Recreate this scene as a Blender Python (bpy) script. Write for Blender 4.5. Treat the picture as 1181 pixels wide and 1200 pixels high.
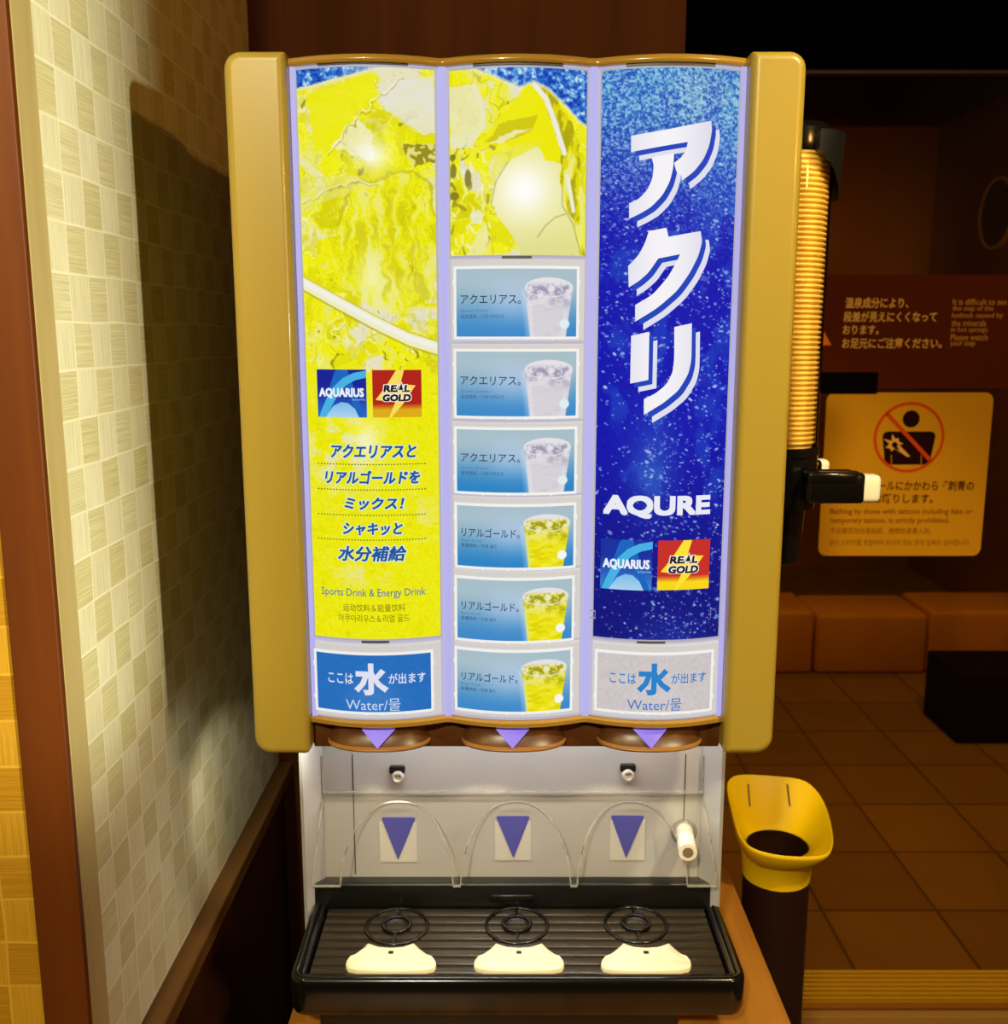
import bpy, bmesh, math, random
import numpy as np
from mathutils import Vector, Matrix

random.seed(7)
S = bpy.context.scene
COL = S.collection
for o in list(bpy.data.objects):
    bpy.data.objects.remove(o)

# ---------------------------------------------------------------- camera, world, lights, exposure
F = 1175.0                      # focal length in pixels of the 1181x1200 photograph
PITCH = math.radians(10.2)
CZ = 1.495                      # camera height above the floor
cam_d = bpy.data.cameras.new("camera")
cam = bpy.data.objects.new("camera", cam_d)
COL.objects.link(cam)
cam.location = (0, 0, CZ)
cam.rotation_euler = (math.pi / 2 - PITCH, 0, 0)
cam_d.sensor_fit = 'HORIZONTAL'
cam_d.sensor_width = 36.0
cam_d.lens = 36.0 * F / 1181.0
cam_d.clip_start = 0.02
cam_d.dof.use_dof = True
cam_d.dof.focus_distance = 0.88
cam_d.dof.aperture_fstop = 11.0
S.camera = cam

S.view_settings.view_transform = 'Standard'
S.view_settings.look = 'None'
S.view_settings.gamma = 1.0
S.view_settings.exposure = 0.0
S.view_settings.use_curve_mapping = False

world = bpy.data.worlds.new("world")
S.world = world
world.use_nodes = True
wb = world.node_tree.nodes["Background"]
wb.inputs[0].default_value = (1.0, 0.36, 0.06, 1)
wb.inputs[1].default_value = 0.014


def aim(o, target):
    d = Vector(target) - o.location
    o.rotation_euler = d.to_track_quat('-Z', 'Y').to_euler()


def area(name, loc, target, sx, sy, power, col, spread=math.pi):
    l = bpy.data.lights.new(name, 'AREA')
    l.shape = 'RECTANGLE'
    l.size, l.size_y = sx, sy
    l.energy = power
    l.color = col
    l.spread = spread
    o = bpy.data.objects.new(name, l)
    COL.objects.link(o)
    o.location = loc
    aim(o, target)
    return o


def spot(name, loc, target, power, col, angle, size=0.04, blend=0.5):
    l = bpy.data.lights.new(name, 'SPOT')
    l.energy = power
    l.color = col
    l.spot_size = math.radians(angle)
    l.spot_blend = blend
    l.shadow_soft_size = size
    o = bpy.data.objects.new(name, l)
    COL.objects.link(o)
    o.location = loc
    aim(o, target)
    return o


# corridor spotlight that comes in past the end of the added right-hand wall
spot("corridor_spotlight", (2.24, -1.65, CZ + 0.02), (-0.346, 0.80, CZ + 0.39), 720, (1.0, 0.99, 0.78), 27, 0.06, 0.35)
# ceiling light behind the photographer
spot("ceiling_light", (-0.38, -0.95, 2.44), (0.0, 1.0, 1.15), 155, (1.0, 0.90, 0.58), 84, 0.07, 0.5)
# ceiling downlight over the right side of the counter
spot("ceiling_downlight", (0.80, 0.12, 2.42), (0.45, 1.28, 0.94), 79, (1.0, 0.86, 0.50), 52, 0.05, 0.4)
# weak amber wall lamp near the end of the added right-hand wall
lp = bpy.data.lights.new("wall_lamp", 'POINT')
lp.energy = 27
lp.color = (1.0, 0.48, 0.10)
lp.shadow_soft_size = 0.03
lpo = bpy.data.objects.new("wall_lamp", lp)
COL.objects.link(lpo)
lpo.location = (1.17, -0.56, CZ + 0.40)
# outer lobby light on the wall beside the recess
spot("lobby_downlight", (-0.95, -0.15, 2.3), (-0.62, 0.74, 1.0), 20, (1.0, 0.66, 0.10), 75, 0.06, 0.7)
# lights in the wet area beyond the glass
area("wet_area_ceiling_light", (1.1, 3.2, 2.6), (1.1, 3.4, 0), 1.4, 1.6, 20, (1.0, 0.68, 0.10))
spot("bath_edge_fill", (1.35, 2.25, 2.5), (1.0, 3.7, 0.0), 52, (1.0, 0.70, 0.12), 95, 0.08, 0.7)  # added spot that brightens the front of the bath edge
spot("wet_area_wall_light", (1.9, 4.9, 1.0), (1.95, 6.3, 1.85), 34, (1.0, 0.70, 0.16), 60, 0.05, 0.9)

# ---------------------------------------------------------------- helpers


def P(x, y, Y):
    """world point at depth Y seen at photo pixel (x, y)"""
    a = (600.0 - y) / F
    b = (x - 590.5) / F
    dx = b
    dy = math.cos(PITCH) + a * math.sin(PITCH)
    dz = -math.sin(PITCH) + a * math.cos(PITCH)
    t = Y / dy
    return Vector((dx * t, Y, CZ + dz * t))


def PZ(x, y, z):
    """world point at height z seen at photo pixel (x, y)"""
    p = P(x, y, 1.0)
    t = (z - CZ) / (p.z - CZ)
    return Vector((p.x * t, t, z))


def lin(c):
    out = []
    for v in c[:3]:
        v = v / 255.0
        out.append(v / 12.92 if v <= 0.04045 else ((v + 0.055) / 1.055) ** 2.4)
    return (out[0], out[1], out[2], 1.0)


def nlin(a):
    a = np.clip(a / 255.0, 0, 1)
    return np.where(a <= 0.04045, a / 12.92, ((a + 0.055) / 1.055) ** 2.4)


MATS = {}


def mat(name, rgb=None, rough=0.5, metal=0.0, emit=None, estr=1.0, spec=0.5, coat=0.0, noise=None, bump=0.0, bscale=200.0):
    """simple principled material, rgb in sRGB 0-255; optional colour noise and bump"""
    if name in MATS:
        return MATS[name]
    m = bpy.data.materials.new(name)
    m.use_nodes = True
    nt = m.node_tree
    b = nt.nodes["Principled BSDF"]
    if rgb is not None:
        b.inputs["Base Color"].default_value = lin(rgb)
    b.inputs["Roughness"].default_value = rough
    b.inputs["Metallic"].default_value = metal
    b.inputs["Specular IOR Level"].default_value = spec
    b.inputs["Coat Weight"].default_value = coat
    b.inputs["Coat Roughness"].default_value = 0.08
    if emit is not None:
        b.inputs["Emission Color"].default_value = lin(emit)
        b.inputs["Emission Strength"].default_value = estr
    if noise:
        sc, amt = noise
        tc = nt.nodes.new("ShaderNodeTexCoord")
        nz = nt.nodes.new("ShaderNodeTexNoise")
        nz.inputs["Scale"].default_value = sc
        nz.inputs["Detail"].default_value = 4
        nt.links.new(tc.outputs["Object"], nz.inputs["Vector"])
        mx = nt.nodes.new("ShaderNodeMix")
        mx.data_type = 'RGBA'
        c = lin(rgb)
        mx.inputs[6].default_value = (c[0] * (1 - amt), c[1] * (1 - amt), c[2] * (1 - amt), 1)
        mx.inputs[7].default_value = (min(1, c[0] * (1 + amt)), min(1, c[1] * (1 + amt)), min(1, c[2] * (1 + amt)), 1)
        nt.links.new(nz.outputs["Fac"], mx.inputs[0])
        nt.links.new(mx.outputs[2], b.inputs["Base Color"])
    if bump:
        tc = nt.nodes.new("ShaderNodeTexCoord")
        nz = nt.nodes.new("ShaderNodeTexNoise")
        nz.inputs["Scale"].default_value = bscale
        nt.links.new(tc.outputs["Object"], nz.inputs["Vector"])
        bp = nt.nodes.new("ShaderNodeBump")
        bp.inputs["Strength"].default_value = bump
        bp.inputs["Distance"].default_value = 0.001
        nt.links.new(nz.outputs["Fac"], bp.inputs["Height"])
        nt.links.new(bp.outputs["Normal"], b.inputs["Normal"])
    MATS[name] = m
    return m


class NT:
    """tiny node-graph helper"""

    def __init__(s, name):
        s.m = bpy.data.materials.new(name)
        s.m.use_nodes = True
        s.t = s.m.node_tree
        s.b = s.t.nodes["Principled BSDF"]
        MATS[name] = s.m

    def n(s, kind, **kw):
        nd = s.t.nodes.new(kind)
        for k, v in kw.items():
            setattr(nd, k, v)
        return nd

    def put(s, sock, v):
        if isinstance(v, bpy.types.NodeSocket):
            s.t.links.new(v, sock)
        else:
            sock.default_value = v

    def math(s, op, a, b=0.0, c=0.0):
        nd = s.n("ShaderNodeMath", operation=op)
        s.put(nd.inputs[0], a)
        s.put(nd.inputs[1], b)
        s.put(nd.inputs[2], c)
        return nd.outputs[0]

    def comb(s, x, y, z=0.0):
        nd = s.n("ShaderNodeCombineXYZ")
        s.put(nd.inputs[0], x)
        s.put(nd.inputs[1], y)
        s.put(nd.inputs[2], z)
        return nd.outputs[0]

    def noise(s, vec, scale=1.0, detail=2.0, rough=0.5):
        nd = s.n("ShaderNodeTexNoise")
        s.put(nd.inputs["Vector"], vec)
        nd.inputs["Scale"].default_value = scale
        nd.inputs["Detail"].default_value = detail
        nd.inputs["Roughness"].default_value = rough
        return nd.outputs["Fac"]

    def mix(s, f, a, b):
        nd = s.n("ShaderNodeMix", data_type='RGBA')
        s.put(nd.inputs[0], f)
        s.put(nd.inputs[6], a)
        s.put(nd.inputs[7], b)
        return nd.outputs[2]

    def ramp(s, f, lo, hi):
        nd = s.n("ShaderNodeMapRange")
        nd.interpolation_type = 'SMOOTHSTEP'
        s.put(nd.inputs[0], f)
        nd.inputs[1].default_value = lo
        nd.inputs[2].default_value = hi
        return nd.outputs[0]

    def pos(s):
        g = s.n("ShaderNodeNewGeometry")
        sp = s.n("ShaderNodeSeparateXYZ")
        s.t.links.new(g.outputs["Position"], sp.inputs[0])
        return sp.outputs


def wallpaper(name, axis, c_hi, c_lo, c_edge, tile=(0.0372, 0.0385)):
    g = NT(name)
    p = g.pos()
    u, v = p[axis], p[2]
    wob = g.math('MULTIPLY', g.math('SUBTRACT', g.noise(g.comb(u, v), 9.0, 1.0), 0.5), 0.006)
    uu = g.math('DIVIDE', g.math('ADD', u, wob), tile[0])
    vv = g.math('DIVIDE', g.math('ADD', v, wob), tile[1])
    ci = g.math('FLOOR', uu)
    cj = g.math('FLOOR', vv)
    fu = g.math('FRACT', uu)
    fv = g.math('FRACT', vv)
    par = g.math('MODULO', g.math('ABSOLUTE', g.math('ADD', ci, cj)), 2.0)
    wn = g.n("ShaderNodeTexWhiteNoise", noise_dimensions='2D')
    g.put(wn.inputs["Vector"], g.comb(ci, cj))
    rnd = wn.outputs["Value"]
    ca = g.mix(rnd, c_lo, g.mix(0.45, c_lo, c_hi))
    cb = g.mix(rnd, c_hi, g.mix(0.35, c_hi, c_lo))
    base = g.mix(par, ca, cb)
    sh = g.noise(g.comb(g.math('MULTIPLY', u, 14.0), g.math('MULTIPLY', v, 900.0), cj), 1.0, 3.0, 0.7)
    sv = g.noise(g.comb(g.math('MULTIPLY', u, 1100.0), g.math('MULTIPLY', v, 16.0), ci), 1.0, 3.0, 0.7)
    mixs = g.n("ShaderNodeMix")
    g.put(mixs.inputs[0], par)
    g.put(mixs.inputs[2], sh)
    g.put(mixs.inputs[3], sv)
    st = mixs.outputs[0]
    k = g.math('ADD', g.math('MULTIPLY', g.ramp(st, 0.3, 0.7), 0.34), 0.80)
    mul = g.n("ShaderNodeMix", data_type='RGBA', blend_type='MULTIPLY')
    mul.inputs[0].default_value = 1.0
    g.put(mul.inputs[6], base)
    g.put(mul.inputs[7], g.comb(k, k, k))
    e1 = g.math('LESS_THAN', fu, 0.05)
    e2 = g.math('LESS_THAN', fv, 0.055)
    e = g.math('MULTIPLY', g.math('MAXIMUM', e1, e2), 0.65)
    colr = g.mix(e, mul.outputs[2], c_edge)
    g.put(g.b.inputs["Base Color"], colr)
    g.b.inputs["Roughness"].default_value = 0.62
    g.b.inputs["Specular IOR Level"].default_value = 0.25
    bp = g.n("ShaderNodeBump")
    bp.inputs["Strength"].default_value = 0.35
    bp.inputs["Distance"].default_value = 0.0015
    h = g.math('ADD', g.math('MULTIPLY', st, 0.5), g.math('MULTIPLY', e, 0.6))
    g.put(bp.inputs["Height"], h)
    g.t.links.new(bp.outputs["Normal"], g.b.inputs["Normal"])
    return g.m


def wood(name, axis_long, dark, light, rough=0.4, scale=1.0, spec=0.3):
    g = NT(name)
    g.b.inputs["Specular IOR Level"].default_value = spec
    p = g.pos()
    c = [g.math('MULTIPLY', p[i], (4.0 if i == axis_long else 120.0) * scale) for i in range(3)]
    v = g.comb(c[0], c[1], c[2])
    n1 = g.noise(v, 0.25, 4.0, 0.6)
    n2 = g.noise(v, 1.6, 3.0, 0.6)
    f = g.math('ADD', g.math('MULTIPLY', g.ramp(n1, 0.3, 0.7), 0.65), g.math('MULTIPLY', n2, 0.35))
    g.put(g.b.inputs["Base Color"], g.mix(f, lin(dark), lin(light)))
    g.b.inputs["Roughness"].default_value = rough
    return g.m


class MB:
    """collects shapes for ONE mesh object"""

    def __init__(s):
        s.v, s.f, s.mi = [], [], []
        s.cur = 0

    def add(s, verts, faces):
        b = len(s.v)
        s.v += [tuple(p) for p in verts]
        for f in faces:
            s.f.append([i + b for i in f])
            s.mi.append(s.cur)

    def box(s, x0, x1, y0, y1, z0, z1, bev=0.0, seg=2):
        if bev <= 0:
            vs = [(x0, y0, z0), (x1, y0, z0), (x1, y1, z0), (x0, y1, z0), (x0, y0, z1), (x1, y0, z1), (x1, y1, z1), (x0, y1, z1)]
            s.add(vs, [(0, 3, 2, 1), (4, 5, 6, 7), (0, 1, 5, 4), (1, 2, 6, 5), (2, 3, 7, 6), (3, 0, 4, 7)])
            return
        bm = bmesh.new()
        bmesh.ops.create_cube(bm, size=1.0)
        for v in bm.verts:
            v.co = Vector(((x0 + x1) / 2 + v.co.x * (x1 - x0), (y0 + y1) / 2 + v.co.y * (y1 - y0), (z0 + z1) / 2 + v.co.z * (z1 - z0)))
        bmesh.ops.bevel(bm, geom=bm.edges[:], offset=bev, segments=seg, affect='EDGES', profile=0.5)
        s.bm(bm)

    def bm(s, bm):
        bm.verts.ensure_lookup_table()
        bm.verts.index_update()
        s.add([v.co[:] for v in bm.verts], [[v.index for v in f.verts] for f in bm.faces])
        bm.free()

    def loft(s, rings, cap0=True, cap1=True, closed=True):
        n = len(rings[0])
        vs = [p for r in rings for p in r]
        fs = []
        for k in range(len(rings) - 1):
            for i in range(n if closed else n - 1):
                j = (i + 1) % n
                fs.append((k * n + i, k * n + j, (k + 1) * n + j, (k + 1) * n + i))
        if cap0:
            fs.append(tuple(range(n - 1, -1, -1)))
        if cap1:
            fs.append(tuple((len(rings) - 1) * n + i for i in range(n)))
        s.add(vs, fs)

    def lathe(s, cx, cy, prof, n=32, cap0=False, cap1=False):
        s.loft([[(cx + r * math.cos(2 * math.pi * i / n), cy + r * math.sin(2 * math.pi * i / n), z) for i in range(n)] for r, z in prof], cap0, cap1)

    def tube(s, pts, r, n=10, cap=True):
        pts = [Vector(p) for p in pts]
        rs = r if isinstance(r, (list, tuple)) else [r] * len(pts)
        rings = []
        for i, p in enumerate(pts):
            t = (pts[min(i + 1, len(pts) - 1)] - pts[max(i - 1, 0)]).normalized()
            ref = Vector((0, 0, 1)) if abs(t.z) < 0.9 else Vector((1, 0, 0))
            a = t.cross(ref).normalized()
            b = t.cross(a).normalized()
            rings.append([tuple(p + rs[i] * (math.cos(2 * math.pi * k / n) * a + math.sin(2 * math.pi * k / n) * b)) for k in range(n)])
        s.loft(rings, cap, cap)

    def grid(s, fn, nu, nv):
        vs = [fn(i / nu, j / nv) for j in range(nv + 1) for i in range(nu + 1)]
        fs = [(j * (nu + 1) + i, j * (nu + 1) + i + 1, (j + 1) * (nu + 1) + i + 1, (j + 1) * (nu + 1) + i) for j in range(nv) for i in range(nu)]
        s.add(vs, fs)

    def build(s, name, m, parent=None, smooth=True, angle=35, wn=False, weld=False):
        me = bpy.data.meshes.new(name)
        me.from_pydata(s.v, [], s.f)
        for x in (m if isinstance(m, (list, tuple)) else [m]):
            me.materials.append(x)
        if not weld:
            me.polygons.foreach_set("material_index", s.mi)
        bm = bmesh.new()
        bm.from_mesh(me)
        if weld:
            bmesh.ops.remove_doubles(bm, verts=bm.verts[:], dist=1e-5)
        bmesh.ops.recalc_face_normals(bm, faces=bm.faces[:])
        bm.to_mesh(me)
        bm.free()
        if smooth:
            me.polygons.foreach_set("use_smooth", [True] * len(me.polygons))
            me.set_sharp_from_angle(angle=math.radians(angle))
        me.update()
        o = bpy.data.objects.new(name, me)
        COL.objects.link(o)
        if wn:
            w = o.modifiers.new("weighted", 'WEIGHTED_NORMAL')
            w.keep_sharp = True
            w.weight = 100
        if parent is not None:
            attach(o, parent)
        return o


def attach(o, parent):
    """parent o and keep it where its mesh was built (world coordinates)"""
    w = Matrix.Translation(parent.location) if parent.type == 'EMPTY' else Matrix.Identity(4)
    o.parent = parent
    o.matrix_parent_inverse = w.inverted()


def tag(o, label=None, cat=None, group=None, kind=None):
    if label:
        o['label'] = label
    if cat:
        o['category'] = cat
    if group:
        o['group'] = group
    if kind:
        o['kind'] = kind
    return o


def thing(name, label, cat, loc, group=None):
    o = bpy.data.objects.new(name, None)
    COL.objects.link(o)
    o.empty_display_size = 0.05
    o.location = loc
    return tag(o, label, cat, group)


def struct(o):
    o['kind'] = 'structure'
    return o


def rrect(x0, x1, y0, y1, r, n=6, inset=0.0):
    """rounded rectangle outline (counter-clockwise); r is one radius or four (bl, br, tr, tl)"""
    rr = r if isinstance(r, (list, tuple)) else [r] * 4
    x0, x1, y0, y1 = x0 + inset, x1 - inset, y0 + inset, y1 - inset
    rr = [max(q - inset, 0.0005) for q in rr]
    cs = [(x0 + rr[0], y0 + rr[0], 180), (x1 - rr[1], y0 + rr[1], 270), (x1 - rr[2], y1 - rr[2], 0), (x0 + rr[3], y1 - rr[3], 90)]
    out = []
    for (cx, cy, a0), q in zip(cs, rr):
        for k in range(n + 1):
            a = math.radians(a0 + 90.0 * k / n)
            out.append((cx + q * math.cos(a), cy + q * math.sin(a)))
    return out


def plate_y(mb, x0, x1, z0, z1, yf, yb, r, bev, n=6, seg=3):
    """rounded plate in the XZ plane, front face at yf (towards the camera), bevelled front edge"""
    rings = []
    for k in range(seg + 1):
        a = math.pi / 2 * k / seg
        rings.append([(x, yf + bev * (1 - math.sin(a)), z) for x, z in rrect(x0, x1, z0, z1, r, n, bev * (1 - math.cos(a)))][:])
    # order from inset front to full outline
    rings = []
    for k in range(seg + 1):
        a = math.pi / 2 * k / seg
        ins = bev * (1 - math.sin(a))
        yy = yf + bev * (1 - math.cos(a))
        rings.append([(x, yy, z) for x, z in rrect(x0, x1, z0, z1, r, n, ins)])
    rings.append([(x, yb, z) for x, z in rrect(x0, x1, z0, z1, r, n, 0)])
    mb.loft(rings)


# ---------------------------------------------------------------- noise for printed artwork
def vnoise(x, y, seed):
    rs = np.random.RandomState(seed)
    T = rs.rand(64, 64)
    xi = np.floor(x).astype(int)
    yi = np.floor(y).astype(int)
    fx = x - xi
    fy = y - yi
    fx = fx * fx * (3 - 2 * fx)
    fy = fy * fy * (3 - 2 * fy)
    a = T[yi % 64, xi % 64]
    b = T[yi % 64, (xi + 1) % 64]
    c = T[(yi + 1) % 64, xi % 64]
    d = T[(yi + 1) % 64, (xi + 1) % 64]
    return (a * (1 - fx) + b * fx) * (1 - fy) + (c * (1 - fx) + d * fx) * fy


def fbm(x, y, seed, octv=4, gain=0.5):
    t = np.zeros_like(x)
    amp, tot = 1.0, 0.0
    for k in range(octv):
        t += amp * vnoise(x * 2 ** k + 17.3 * k, y * 2 ** k + 5.1 * k, seed + k)
        tot += amp
        amp *= gain
    return t / tot


def sstep(a, b, x):
    t = np.clip((x - a) / (b - a), 0, 1)
    return t * t * (3 - 2 * t)


def inpoly(x, y, pts):
    m = np.zeros(x.shape, bool)
    n = len(pts)
    for i in range(n):
        x0, y0 = pts[i]
        x1, y1 = pts[(i + 1) % n]
        if y0 == y1:
            continue
        c = ((y0 > y) != (y1 > y)) & (x < (x1 - x0) * (y - y0) / (y1 - y0) + x0)
        m ^= c
    return m


def over(img, alpha, c):
    alpha = np.asarray(alpha, float)[..., None]
    return img * (1 - alpha) + np.array(c, float)[:3] * alpha


def segdist(x, y, pts):
    d = np.full(x.shape, 1e9)
    for (x0, y0), (x1, y1) in zip(pts[:-1], pts[1:]):
        dx, dy = x1 - x0, y1 - y0
        t = np.clip(((x - x0) * dx + (y - y0) * dy) / (dx * dx + dy * dy), 0, 1)
        d = np.minimum(d, np.hypot(x - x0 - t * dx, y - y0 - t * dy))
    return d


# ---------------------------------------------------------------- printed sheets (backlit film) with vertex colours
def print_material(name, strength=1.0):
    m = bpy.data.materials.new(name)
    m.use_nodes = True
    nt = m.node_tree
    b = nt.nodes["Principled BSDF"]
    at = nt.nodes.new("ShaderNodeAttribute")
    at.attribute_name = "ink"
    b.inputs["Base Color"].default_value = (0.004, 0.004, 0.004, 1)
    b.inputs["Roughness"].default_value = 0.5
    b.inputs["Specular IOR Level"].default_value = 0.05
    nt.links.new(at.outputs["Color"], b.inputs["Emission Color"])
    b.inputs["Emission Strength"].default_value = strength
    return m


def paint_material(name, rough=0.5):
    m = bpy.data.materials.new(name)
    m.use_nodes = True
    nt = m.node_tree
    b = nt.nodes["Principled BSDF"]
    at = nt.nodes.new("ShaderNodeAttribute")
    at.attribute_name = "ink"
    nt.links.new(at.outputs["Color"], b.inputs["Base Color"])
    b.inputs["Roughness"].default_value = 0.9
    b.inputs["Specular IOR Level"].default_value = 0.02
    return m


TEXT_CACHE = {}


def text_geo(body, bold=0.0, shear=0.0, res=2, space=1.0):
    key = (body, bold, shear, res, space)
    if key not in TEXT_CACHE:
        c = bpy.data.curves.new("lettering", 'FONT')
        c.body = body
        c.offset = bold
        c.shear = shear
        c.resolution_u = res
        c.space_character = space
        o = bpy.data.objects.new("lettering", c)
        COL.objects.link(o)
        bpy.context.view_layer.update()
        dg = bpy.context.evaluated_depsgraph_get()
        me = o.evaluated_get(dg).to_mesh()
        vs = [tuple(v.co[:2]) for v in me.vertices]
        fs = [tuple(p.vertices) for p in me.polygons]
        o.evaluated_get(dg).to_mesh_clear()
        bpy.data.objects.remove(o)
        bpy.data.curves.remove(c)
        TEXT_CACHE[key] = (vs, fs)
    return TEXT_CACHE[key]


class Sheet:
    """one printed sheet: base and layers in XZ, laid on the surface Y = surf(X)"""

    def __init__(s, surf, step=0.005):
        s.surf = surf
        s.step = step
        s.v, s.f, s.c = [], [], []

    def grid(s, x0, x1, z0, z1, nx, nz, img, d=0.0):
        """img: array (nz+1, nx+1, 3), first row at the top"""
        b = len(s.v)
        xs = np.linspace(x0, x1, nx + 1)
        zs = np.linspace(z1, z0, nz + 1)
        ys = np.array([s.surf(x) for x in xs]) - d
        for j in range(nz + 1):
            for i in range(nx + 1):
                s.v.append((xs[i], ys[i], zs[j]))
        L = nlin(img).reshape(-1, 3)
        s.c += [tuple(q) + (1.0,) for q in L.tolist()]
        w = nx + 1
        for j in range(nz):
            for i in range(nx):
                a = b + j * w + i
                s.f.append((a, a + w, a + w + 1, a + 1))

    def flat(s, verts, faces, colr, d):
        bm = bmesh.new()
        vv = [bm.verts.new((x, z, 0)) for x, z in verts]
        for f in faces:
            try:
                bm.faces.new([vv[i] for i in f])
            except ValueError:
                pass
        bm.normal_update()
        bmesh.ops.triangulate(bm, faces=[f for f in bm.faces if len(f.verts) > 3], ngon_method='EAR_CLIP')
        xs = [v[0] for v in verts]
        x = math.floor(min(xs) / s.step) * s.step + s.step
        while x < max(xs):
            bmesh.ops.bisect_plane(bm, geom=bm.verts[:] + bm.edges[:] + bm.faces[:], dist=1e-7, plane_co=(x, 0, 0), plane_no=(1, 0, 0))
            x += s.step
        bm.verts.index_update()
        b = len(s.v)
        for v in bm.verts:
            s.v.append((v.co.x, s.surf(v.co.x) - d, v.co.y))
            c = colr(v.co.x, v.co.y) if callable(colr) else colr
            s.c.append(lin(c))
        for f in bm.faces:
            idx = [v.index + b for v in f.verts]
            if f.normal.z < 0:
                idx.reverse()
            s.f.append(idx)
        bm.free()

    def poly(s, pts, colr, d):
        s.flat(pts, [list(range(len(pts)))], colr, d)

    def text(s, body, x0, x1, z0, z1, colr, d, bold=0.0, shear=0.0, res=2, space=1.0, fat=0.0):
        if fat:
            # heavier strokes: eight shifted copies inside the same bounds
            x0, x1, z0, z1 = x0 + fat, x1 - fat, z0 + fat, z1 - fat
            for q in range(8):
                ox, oz = fat * round(math.cos(q * math.pi / 4)), fat * round(math.sin(q * math.pi / 4))
                s.text(body, x0 + ox, x1 + ox, z0 + oz, z1 + oz, colr, d, bold, shear, res, space)
        vs, fs = text_geo(body, bold, shear, res, space)
        if not vs:
            return
        ax, bx = min(v[0] for v in vs), max(v[0] for v in vs)
        ay, by = min(v[1] for v in vs), max(v[1] for v in vs)
        out = [(x0 + (v[0] - ax) / (bx - ax) * (x1 - x0), z0 + (v[1] - ay) / (by - ay) * (z1 - z0)) for v in vs]
        s.flat(out, fs, colr, d)

    def build(s, name, m, parent=None):
        me = bpy.data.meshes.new(name)
        me.from_pydata(s.v, [], s.f)
        at = me.color_attributes.new("ink", 'FLOAT_COLOR', 'POINT')
        at.data.foreach_set("color", np.array(s.c, dtype=np.float32).ravel())
        me.materials.append(m)
        me.polygons.foreach_set("use_smooth", [True] * len(me.polygons))
        me.update()
        o = bpy.data.objects.new(name, me)
        COL.objects.link(o)
        if parent is not None:
            attach(o, parent)
        return o


# ---------------------------------------------------------------- materials
M_wp_left = wallpaper("wallpaper_recess", 1, lin((226, 222, 186)), lin((206, 198, 146)), lin((244, 240, 210)))
M_wp_front = wallpaper("wallpaper_lobby", 0, lin((186, 140, 34)), lin((164, 116, 12)), lin((206, 160, 50)))
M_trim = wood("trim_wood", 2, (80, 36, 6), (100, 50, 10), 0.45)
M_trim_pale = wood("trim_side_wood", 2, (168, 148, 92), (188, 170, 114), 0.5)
M_rail = wood("rail_wood", 1, (84, 54, 22), (112, 76, 34), 0.4)
M_wains = wood("wainscot_wood", 2, (48, 22, 8), (72, 36, 14), 0.4)
M_back = wood("back_panel_wood", 2, (52, 24, 8), (78, 40, 14), 0.8, 0.6, 0.05)
M_counter = wood("counter_wood", 1, (138, 86, 26), (178, 116, 42), 0.38)
M_cab = wood("counter_side_wood", 2, (96, 58, 26), (128, 80, 38), 0.45)
M_cap = mat("mustard_plastic", (163, 138, 50), 0.36, coat=0.2)
M_trimy = mat("mustard_trim_plastic", (160, 122, 46), 0.25, coat=0.4)
M_brown = mat("brown_plastic", (84, 48, 20), 0.35)
M_tan = mat("tan_plastic", (150, 104, 50), 0.35)
M_silver = mat("silver_panel", (186, 183, 182), 0.32, metal=0.15, noise=(30, 0.03))
M_black = mat("black_plastic", (13, 11, 10), 0.17, spec=0.55)
M_ledge = mat("black_ledge_plastic", (10, 9, 8), 0.38)
M_blackm = mat("black_matte_plastic", (12, 11, 11), 0.45)
M_grate = mat("dark_grate_plastic", (48, 41, 32), 0.30, spec=0.6)
M_cream = mat("cream_plastic", (236, 226, 196), 0.4)
M_white = mat("white_plastic", (232, 226, 214), 0.35)
M_chrome = mat("chrome", (200, 200, 200), 0.18, metal=1.0)
M_dark = mat("seam_dark", (40, 34, 28), 0.7)
M_greybar = mat("grey_latch", (70, 70, 74), 0.5)
M_lav = mat("lavender_light_strip", (60, 60, 80), 0.5, emit=(178, 174, 236), estr=0.95, spec=0.15)
M_sheet = mat("backlit_panel", (60, 60, 70), 0.5, emit=(196, 192, 216), estr=0.85, spec=0.15)
M_frame = mat("frosted_button_plastic", (80, 80, 78), 0.45, emit=(192, 189, 190), estr=1.05, spec=0.2)
M_rim = mat("bright_button_rim", (80, 80, 80), 0.4, emit=(234, 234, 234), estr=0.95, spec=0.2)
M_edge = mat("clear_frame_edge", (60, 60, 64), 0.4, emit=(176, 174, 190), estr=0.85, spec=0.2)
M_arrow = mat("violet_lit_arrow", (40, 30, 70), 0.4, emit=(150, 122, 246), estr=0.8)
M_blue = mat("blue_vinyl", (80, 80, 168), 0.45)
M_sticker = mat("pale_sticker", (200, 197, 190), 0.5)
M_print = print_material("backlit_print")
M_sign = paint_material("printed_sign")
M_binyel = mat("yellow_bin_plastic", (234, 192, 4), 0.45, spec=0.2)
M_binbody = mat("dark_brown_tube", (34, 12, 4), 0.4)
M_cup = mat("paper_cup", (246, 214, 104), 0.55)
M_maroon = mat("maroon_film", (58, 18, 8), 0.4)
M_floor_in = mat("room_floor", (86, 62, 36), 0.5, noise=(8, 0.2))
M_ceil = mat("ceiling_paint", (120, 90, 60), 0.8)
M_header = mat("header_black", (2, 2, 4), 0.8, spec=0.0)
M_frame_metal = mat("bronze_sill", (196, 140, 66), 0.35, metal=0.3)


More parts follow.
